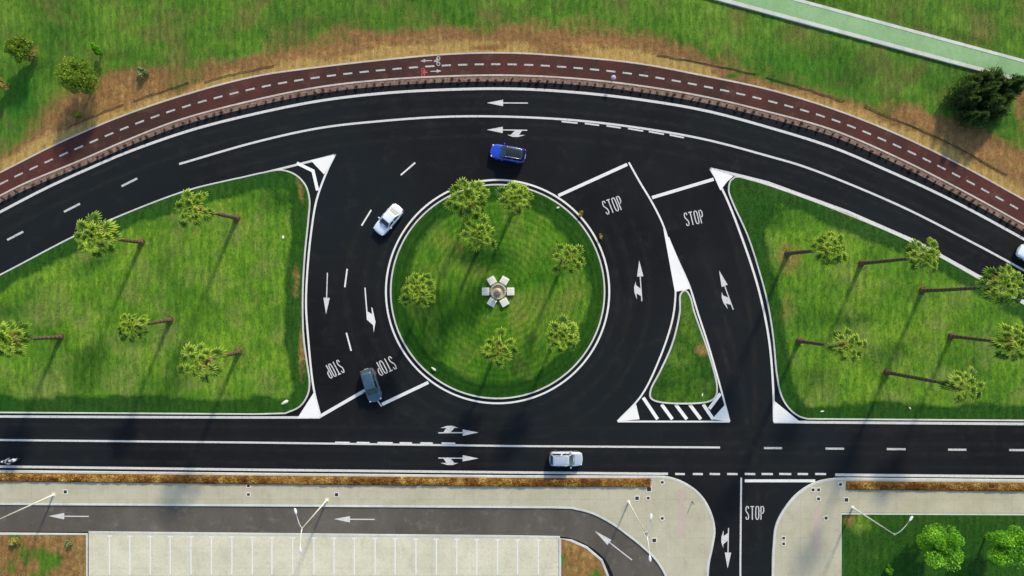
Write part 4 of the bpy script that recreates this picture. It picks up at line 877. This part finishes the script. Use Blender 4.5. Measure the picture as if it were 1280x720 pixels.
# stone centrepiece of the roundabout
x, y = P(622.8, 364.3); t = empty('stone_centrepiece', (x, y, .42)); tag(t, 'round stone centrepiece ringed by six white square slabs, in the middle of the roundabout', 'monument')
m = MB(); m.lathe([(1.02, -.2), (1.02, .30), (.96, .36), (.80, .36), (.78, .22), (0.02, .20)], 36); m.build('basin', M['stone'], t, fixn=True)
m = MB()
for k in range(18): a = k * 2 * math.pi / 18; m.box((.89 * math.cos(a), .89 * math.sin(a), .40), (.18, .26, .09), Matrix.Rotation(a, 3, 'Z'))
m.build('coping_stones', M['stone'], t, bevel=.02)
m = MB(); m.lathe([(.42, .18), (.42, .60), (.30, .68), (.20, .72), (.16, 1.15), (.30, 1.25), (.30, 1.32), (.10, 1.36)], 20); m.build('pedestal', M['stone'], t, True)
m = MB(); m.lathe([(.02, 1.34), (.14, 1.40), (.20, 1.52), (.14, 1.66), (.02, 1.72)], 16); m.build('finial', simple('reddish_stone', (.35, .16, .11), .8, .3, 0, .2), t, True)
for k in range(6):
    a = math.radians(60 * k); R = Matrix.Rotation(a, 3, 'Z'); m = MB(); m.box((math.cos(a) * 1.55, math.sin(a) * 1.55, .22), (.92, .96, .36), R); so = m.build('slab', M['slab'], t, bevel=.03)
    m = MB(); m.box((math.cos(a) * 1.52, math.sin(a) * 1.52, .415), (.60, .64, .03), R); m.build('inset_panel', M['frame'], so)
    m = MB(); m.box((math.cos(a) * 1.03, math.sin(a) * 1.03, .12), (.30, .16, .3), R); m.build('link_stone', M['slab'], t)

# ------------------------------------------------------------------ vehicles
def loft(secs, n):
    V_ = [v for s_ in secs for v in s_]; F_ = []
    for i in range(len(secs) - 1):
        for j in range(n): k = (j + 1) % n; F_.append((i * n + j, i * n + k, i * n + n + k, i * n + n + j))
    F_.append(tuple(reversed(range(n)))); F_.append(tuple(range((len(secs) - 1) * n, len(secs) * n))); return V_, F_
def prism(m, q, out_, t_=.02, inset=.06, off=.006):
    q = [Vector(p) for p in q]; c = sum(q, Vector()) / 4; nn = (q[1] - q[0]).cross(q[3] - q[0]).normalized()
    if nn.dot(Vector(out_)) < 0: nn = -nn
    qi = [p + (c - p).normalized() * min(inset * 1.3, (c - p).length * .4) for p in q]; a = [p + nn * off for p in qi]; b_ = [p - nn * t_ for p in qi]
    m.add(a + b_, [(0, 1, 2, 3), (7, 6, 5, 4), (0, 4, 5, 1), (1, 5, 6, 2), (2, 6, 7, 3), (3, 7, 4, 0)])
def make_car(cx, cy, heading, label, paint_, roof_, kind, L=4.35, W=1.82, Hh=1.52, glass='glass_dark', rearglass=None, name='parked_car', rails=True, group='cars on the road'):
    x, y = P(cx, cy); t = empty(name, (x, y, .01), math.radians(heading)); tag(t, label, 'car', group); pt = M[paint_]; w2 = W / 2; hl = L / 2
    zb = .22; belt = Hh * .60; hood = Hh * .58; nose = Hh * .46; sed = kind == 'sedan'; deck = Hh * .62 if sed else belt
    wf = hl * (.42 if not sed else .40); rf = hl * .14; rr = -hl * (.42 if sed else .80); wr = -hl * (.70 if sed else .955)
    st = [(hl, .46, nose - .14, .34), (hl - .04, .66, nose - .03, .27), (hl - .17, .86, nose + .04, zb), (hl - .50, .975, hood - .06, zb), (wf + .12, 1.0, hood + .02, zb), (wf - .25, 1.0, belt, zb), (0, 1.0, belt, zb), (-hl * .45, 1.0, belt + .01, zb), (wr + .2, .99, deck + .01, zb), (-hl + .30, .95, deck, zb), (-hl + .10, .84, deck - .05, .27), (-hl, .64, deck - .20, .36)]
    secs = []
    for xs, wk, zt, z0 in st:
        w_ = w2 * wk; zm = z0 + (zt - z0) * .45; zs = z0 + (zt - z0) * .80
        pr = [(-w_ * .85, z0), (-w_ * .97, z0 + .06), (-w_, zm), (-w_ * .975, zs), (-w_ * .86, zt), (-w_ * .45, zt + .025), (0, zt + .035), (w_ * .45, zt + .025), (w_ * .86, zt), (w_ * .975, zs), (w_, zm), (w_ * .97, z0 + .06), (w_ * .85, z0)]
        secs.append([(xs, a, b_) for a, b_ in pr])
    V_, F_ = loft(secs, 13); o = mesh('body', V_, F_, pt, t, True); bm = bmesh.new(); bm.from_mesh(o.data); bmesh.ops.recalc_face_normals(bm, faces=bm.faces); bm.to_mesh(o.data); bm.free()
    md = o.modifiers.new('s', 'SUBSURF'); md.levels = 1; md.render_levels = 2
    # cabin
    wb = w2 * .88; wt = w2 * .70; zt = Hh - .05
    bl = [(wf, -wb * .92, belt - .04), (wf, wb * .92, belt - .04), (wr, wb * .90, belt - .04), (wr, -wb * .90, belt - .04)]; tl = [(rf, -wt, zt), (rf, wt, zt), (rr, wt * .96, zt - .02), (rr, -wt * .96, zt - .02)]
    m = MB(); m.add(bl + tl, [(3, 2, 1, 0), (4, 5, 6, 7), (0, 1, 5, 4), (1, 2, 6, 5), (2, 3, 7, 6), (3, 0, 4, 7)]); m.build('cabin_frame', pt, t, bevel=.05)
    # domed roof
    m = MB(); N1, N2 = 8, 6; V_ = []; F_ = []
    for i in range(N1 + 1):
        u = i / N1; xx = rf + .03 + (rr - rf - .06) * u; ww = wt * (1 - .05 * abs(2 * u - 1) ** 3) * 1.0
        for j in range(N2 + 1): v = 2 * j / N2 - 1; V_.append((xx, ww * v, zt + .005 + .055 * (1 - v * v) * (1 - (2 * u - 1) ** 4 * .6) - .01 * (u > .9)))
    for i in range(N1):
        for j in range(N2): a = i * (N2 + 1) + j; F_.append((a, a + 1, a + N2 + 2, a + N2 + 1))
    m.add(V_, F_); ro = m.build('roof', M[roof_], t, True, fixn=True); md = ro.modifiers.new('s', 'SOLIDIFY'); md.thickness = .03; md.offset = 0
    m = MB(); prism(m, [bl[0], bl[1], tl[1], tl[0]], (1, 0, 1), inset=.07, off=.045); m.build('windscreen', M[glass], t, bevel=.02)
    m = MB(); prism(m, [bl[3], bl[2], tl[2], tl[3]], (-1, 0, .6), inset=.09, off=.045); m.build('rear_window', M[rearglass or glass], t, bevel=.02)
    for s_ in (0, 1):
        b0, b1, t0, t1 = (Vector(bl[0]), Vector(bl[3]), Vector(tl[0]), Vector(tl[3])) if s_ == 0 else (Vector(bl[1]), Vector(bl[2]), Vector(tl[1]), Vector(tl[2])); o_ = (0, -1, .4) if s_ == 0 else (0, 1, .4)
        for u0, u1 in ((0.0, .47), (.49, 1.0)):
            m = MB(); prism(m, [b0.lerp(b1, u0), b0.lerp(b1, u1), t0.lerp(t1, u1), t0.lerp(t1, u0)], o_, inset=.07, off=.045); m.build('side_window', M['glass_dark'], t, bevel=.015)
        sg = -1 if s_ == 0 else 1
        mm = MB(); mm.box((wf - .28, sg * (w2 + .09), belt + .07), (.14, .2, .14)); mo = mm.build('mirror', pt, t, bevel=.03)
        mm = MB(); mm.box((wf - .355, sg * (w2 + .10), belt + .07), (.012, .15, .10)); mm.build('mirror_glass', M['glass_pale'], mo)
        for hx in (wf - .95, wf - 1.75): mm = MB(); mm.box((hx, sg * (w2 + .006), belt - .12), (.18, .03, .03)); mm.build('door_handle', pt, t, bevel=.008)
        mm = MB(); mm.box((hl - .235, sg * w2 * .66, nose - .015), (.20, .34, .13), Matrix.Rotation(-sg * .55, 3, 'Z')); mm.build('headlight', M['clear_lens'], t, bevel=.045)
        mm = MB(); mm.box((-hl + .16, sg * w2 * .75, deck - .15), (.16, .22, .24), Matrix.Rotation(sg * .5, 3, 'Z')); mm.build('tail_light', M['red_lens'], t, bevel=.04)
        mm = MB(); mm.box((0, sg * (w2 - .012), zb + .05), (L * .5, .05, .09)); mm.build('side_sill', M['trim'], t, bevel=.01)
        if rails: mm = MB(); mm.tube([(rf - .05, sg * wt * .93, zt + .03), (rf - .2, sg * wt * .95, zt + .085), (rr + .25, sg * wt * .93, zt + .075), (rr + .1, sg * wt * .91, zt + .01)], .022, 6); mm.build('roof_rail', M['rim'], t, True)
        for wx in (hl - .82, -hl + .80):
            wv = MB(); r = .33; V_ = []; F_ = []; N = 24; prof = [(.20, -.10), (.30, -.11), (r, -.08), (r, .08), (.30, .11), (.20, .10)]
            for rr_, yy in prof:
                for k in range(N): th = 2 * math.pi * k / N; V_.append((wx + rr_ * math.cos(th), sg * (w2 - .10) + yy, r + rr_ * math.sin(th)))
            for i in range(5):
                for k in range(N): kk = (k + 1) % N; F_.append((i * N + k, i * N + kk, i * N + N + kk, i * N + N + k))
            wv.add(V_, F_); wo = wv.build('wheel', M['rubber'], t, True, fixn=True)
            rv = MB(); V_ = [(wx + q * math.cos(2 * math.pi * k / N), sg * (w2 - .10) + sg * yy, r + q * math.sin(2 * math.pi * k / N)) for q, yy in ((.21, .06), (.21, .09), (.19, .095), (.17, .07), (.05, .09), (.01, .09)) for k in range(N)]; F_ = [(i * N + k, i * N + (k + 1) % N, i * N + N + (k + 1) % N, i * N + N + k) for i in range(5) for k in range(N)]
            rv.add(V_, F_); rv.build('rim', M['rim'], wo, True, fixn=True)
    m = MB(); m.box((hl - .03, 0, .36), (.10, W * .62, .14)); m.build('grille', M['trim'], t, bevel=.02)
    m = MB(); m.box((hl + .025, 0, .42), (.02, .52, .11)); m.build('number_plate', M['plate'], t)
    m = MB(); m.box((-hl - .005, 0, .55), (.03, .52, .11)); m.build('number_plate', M['plate'], t)
    m = MB(); m.box((wf + .10, 0, hood + .035), (.10, W * .66, .015)); m.build('wiper_cowl', M['trim'], t, bevel=.005)
    return t
def face(dx, dy): return math.degrees(math.atan2(-dy, dx))
make_car(635.2, 193, face(-43, -7.5), 'blue estate car with a black roof passing above the roundabout', 'blue', 'blackroof', 'hatch', 4.35, 1.85, 1.6, glass='glass_teal', rearglass='glass_dark', name='car')
make_car(486.7, 275, face(-28, 33), 'white saloon car driving down the left side of the roundabout', 'white', 'white', 'sedan', 4.25, 1.80, 1.45, glass='glass_blue', rearglass='glass_pale', name='car', rails=False)
make_car(465.2, 480.5, face(12.5, 41), 'dark grey blue car stopped on the stop line beside the roundabout', 'teal', 'teal', 'hatch', 4.2, 1.85, 1.62, glass='glass_teal', name='car', rails=False)
make_car(707, 572, face(1, 0), 'silver estate car driving right on the straight road below the roundabout', 'silver', 'silver', 'hatch', 4.1, 1.82, 1.62, glass='glass_teal', name='car')
make_car(1288, 322, face(-20, -11.5), 'white car entering at the right edge of the photo, only its nose showing', 'white', 'white', 'hatch', 4.3, 1.85, 1.6, name='car')

# motorcycle and rider
x, y = P(17, 574); mo = empty('motorcycle', (x, y, .005), math.radians(8)); tag(mo, 'white motorcycle riding right on the straight road at the left edge of the photo', 'motorcycle')
for wx in (.72, -.70):
    m = MB(); N = 24; V_ = []; F_ = []; R_, r_ = .27, .065
    for i in range(N):
        for j in range(8): th = 2 * math.pi * i / N; ph = 2 * math.pi * j / 8; V_.append((wx + (R_ + r_ * math.cos(ph)) * math.cos(th), r_ * math.sin(ph), .335 + (R_ + r_ * math.cos(ph)) * math.sin(th)))
    for i in range(N):
        for j in range(8): F_.append((i * 8 + j, ((i + 1) % N) * 8 + j, ((i + 1) % N) * 8 + (j + 1) % 8, i * 8 + (j + 1) % 8))
    m.add(V_, F_); wo = m.build('wheel', M['rubber'], mo, True, fixn=True); m = MB()
    for k in range(6): a = k * math.pi / 6; m.tube([(wx - .22 * math.cos(a), 0, .335 - .22 * math.sin(a)), (wx + .22 * math.cos(a), 0, .335 + .22 * math.sin(a))], .012, 5)
    m.build('spokes', M['rim'], wo)
def ell(name, secs, mat, par, n=12):
    V_, F_ = loft([[(xx, ww * math.cos(2 * math.pi * k / n), zc + hh * math.sin(2 * math.pi * k / n)) for k in range(n)] for xx, zc, ww, hh in secs], n); m = MB(); m.add(V_, F_); return m.build(name, mat, par, True, fixn=True)
ell('body', [(-.55, .62, .03, .05), (-.35, .60, .14, .16), (0, .55, .17, .22), (.3, .58, .16, .22), (.45, .66, .06, .1)], M['trim'], mo)
ell('tank', [(-.05, .86, .08, .06), (.1, .90, .17, .12), (.35, .92, .15, .11), (.46, .90, .05, .05)], M['white'], mo)
ell('seat', [(-.75, .86, .10, .03), (-.5, .84, .15, .05), (-.2, .80, .14, .05), (.0, .80, .08, .04)], M['rubber'], mo)
fa = ell('fairing', [(.42, .92, .12, .12), (.58, .95, .22, .2), (.80, .88, .18, .18), (.95, .80, .06, .08)], M['white'], mo)
ell('windshield', [(.50, 1.12, .16, .05), (.60, 1.16, .14, .10), (.72, 1.06, .10, .06)], M['glass_pale'], mo)
ell('tail_fairing', [(-.98, .86, .04, .03), (-.8, .84, .13, .08), (-.6, .76, .16, .10)], M['white'], mo)
for s_ in (-1, 1):
    m = MB(); m.tube([(.72, s_ * .10, .33), (.52, s_ * .10, .92)], .03, 8); m.build('fork', M['rim'], mo, True)
    m = MB(); m.tube([(-.70, s_ * .11, .335), (-.1, s_ * .11, .40)], .03, 8); m.build('swing_arm', M['rim'], mo, True)
    m = MB(); m.tube([(.50, s_ * .05, 1.0), (.50, s_ * .28, 1.04), (.42, s_ * .40, 1.02)], .018, 8); m.build('handlebar', M['trim'], mo, True)
    m = MB(); m.box((.55, s_ * .36, 1.16), (.03, .14, .08)); m.build('mirror', M['trim'], mo, bevel=.015)
m = MB(); m.box((-.98, 0, .84), (.05, .16, .06)); m.build('tail_light', M['red_lens'], mo, bevel=.01)
m = MB(); m.lathe([(.02, 0), (.09, .02), (.09, .06)], 14); h_ = m.build('headlight', M['clear_lens'], mo, True); h_.location = (.90, 0, .88); h_.rotation_euler = (0, math.radians(85), 0)
m = MB(); m.tube([(.1, -.16, .35), (-.4, -.19, .38), (-.75, -.2, .46)], [.035, .05, .06], 10); m.build('exhaust', M['rim'], mo, True)

def rider(loc, rz):
    J = {'pel': (-.28, 0, .93, .15, .13), 'sp': (-.16, 0, 1.12, .155, .125), 'ch': (0.0, 0, 1.32, .175, .13), 'nk': (.09, 0, 1.46, .06, .06), 'hd': (.14, 0, 1.56, .085, .09)}
    E = [('pel', 'sp'), ('sp', 'ch'), ('ch', 'nk'), ('nk', 'hd')]
    for s_, k in ((1, 'l'), (-1, 'r')):
        J['sh' + k] = (.02, s_ * .20, 1.38, .075, .075); J['el' + k] = (.20, s_ * .34, 1.16, .05, .05); J['wr' + k] = (.37, s_ * .36, 1.055, .032, .036); J['pm' + k] = (.42, s_ * .37, 1.05, .03, .04)
        J['hp' + k] = (-.24, s_ * .12, .90, .10, .10); J['kn' + k] = (.16, s_ * .24, .74, .065, .065); J['an' + k] = (-.10, s_ * .21, .36, .045, .045); J['to' + k] = (.12, s_ * .21, .30, .04, .04)
        E += [('ch', 'sh' + k), ('sh' + k, 'el' + k), ('el' + k, 'wr' + k), ('wr' + k, 'pm' + k), ('pel', 'hp' + k), ('hp' + k, 'kn' + k), ('kn' + k, 'an' + k), ('an' + k, 'to' + k)]
    names = list(J); me = bpy.data.meshes.new('person'); me.from_pydata([J[n_][:3] for n_ in names], [(names.index(a), names.index(b_)) for a, b_ in E], []); o = link('person', me)
    sk = o.modifiers.new('skin', 'SKIN'); sv = me.skin_vertices[0].data
    for i, n_ in enumerate(names): sv[i].radius = J[n_][3:]; sv[i].use_root = (n_ == 'pel')
    sb = o.modifiers.new('sub', 'SUBSURF'); sb.levels = 2; sb.render_levels = 2
    dg = bpy.context.evaluated_depsgraph_get(); dg.update(); nm = bpy.data.meshes.new_from_object(o.evaluated_get(dg)); o.modifiers.clear(); o.data = nm; nm.name = 'person'
    for mm in (simple('grey_jacket', (.34, .35, .34), .8, .2, 0, .1), simple('dark_trousers', (.035, .038, .05), .85, .2, 0, .2), simple('rider_shoes', (.02, .02, .02), .6, .3), simple('rider_skin', (.42, .26, .19), .6, .3)): nm.materials.append(mm)
    for p in nm.polygons:
        c = p.center; p.material_index = 2 if c.z < .42 else (1 if c.z < .98 and c.x < .33 else (3 if (c.z > 1.47 and abs(c.y) < .12) else 0)); p.use_smooth = True
    o.location = loc; o.rotation_euler = (0, 0, rz); tag(o, 'rider in a pale jacket and dark helmet leaning over the handlebar of the motorcycle', 'person')
    ell('helmet', [(.02, 1.57, .05, .06), (.05, 1.60, .11, .12), (.14, 1.61, .135, .145), (.23, 1.60, .115, .13), (.28, 1.57, .06, .08)], simple('grey_helmet', (.10, .10, .11), .25, .5), o, 16)
    ell('visor', [(.21, 1.60, .112, .06), (.27, 1.59, .085, .055), (.292, 1.58, .05, .035)], M['glass_dark'], o, 14)
    glove = simple('rider_glove', (.03, .03, .03), .8, .2)
    for s_ in (1, -1):
        g_ = MB(); g_.tube([(.36, s_ * .365, 1.06), (.40, s_ * .37, 1.06), (.435, s_ * .37, 1.05)], [.036, .044, .04], 8)
        for q, ln in enumerate((.030, .034, .032, .026)):
            yy = s_ * (.335 + q * .022); g_.tube([(.43, yy, 1.06), (.455, yy, 1.055), (.462, yy, 1.055 - ln), (.445, yy, 1.05 - ln * 1.4)], [.0105, .0105, .0095, .008], 6)
        g_.tube([(.39, s_ * .33, 1.055), (.415, s_ * .315, 1.03), (.44, s_ * .32, 1.01)], [.013, .012, .009], 6); g_.build('glove', glove, o, True)
    return o
rider((x, y, .005), math.radians(8))
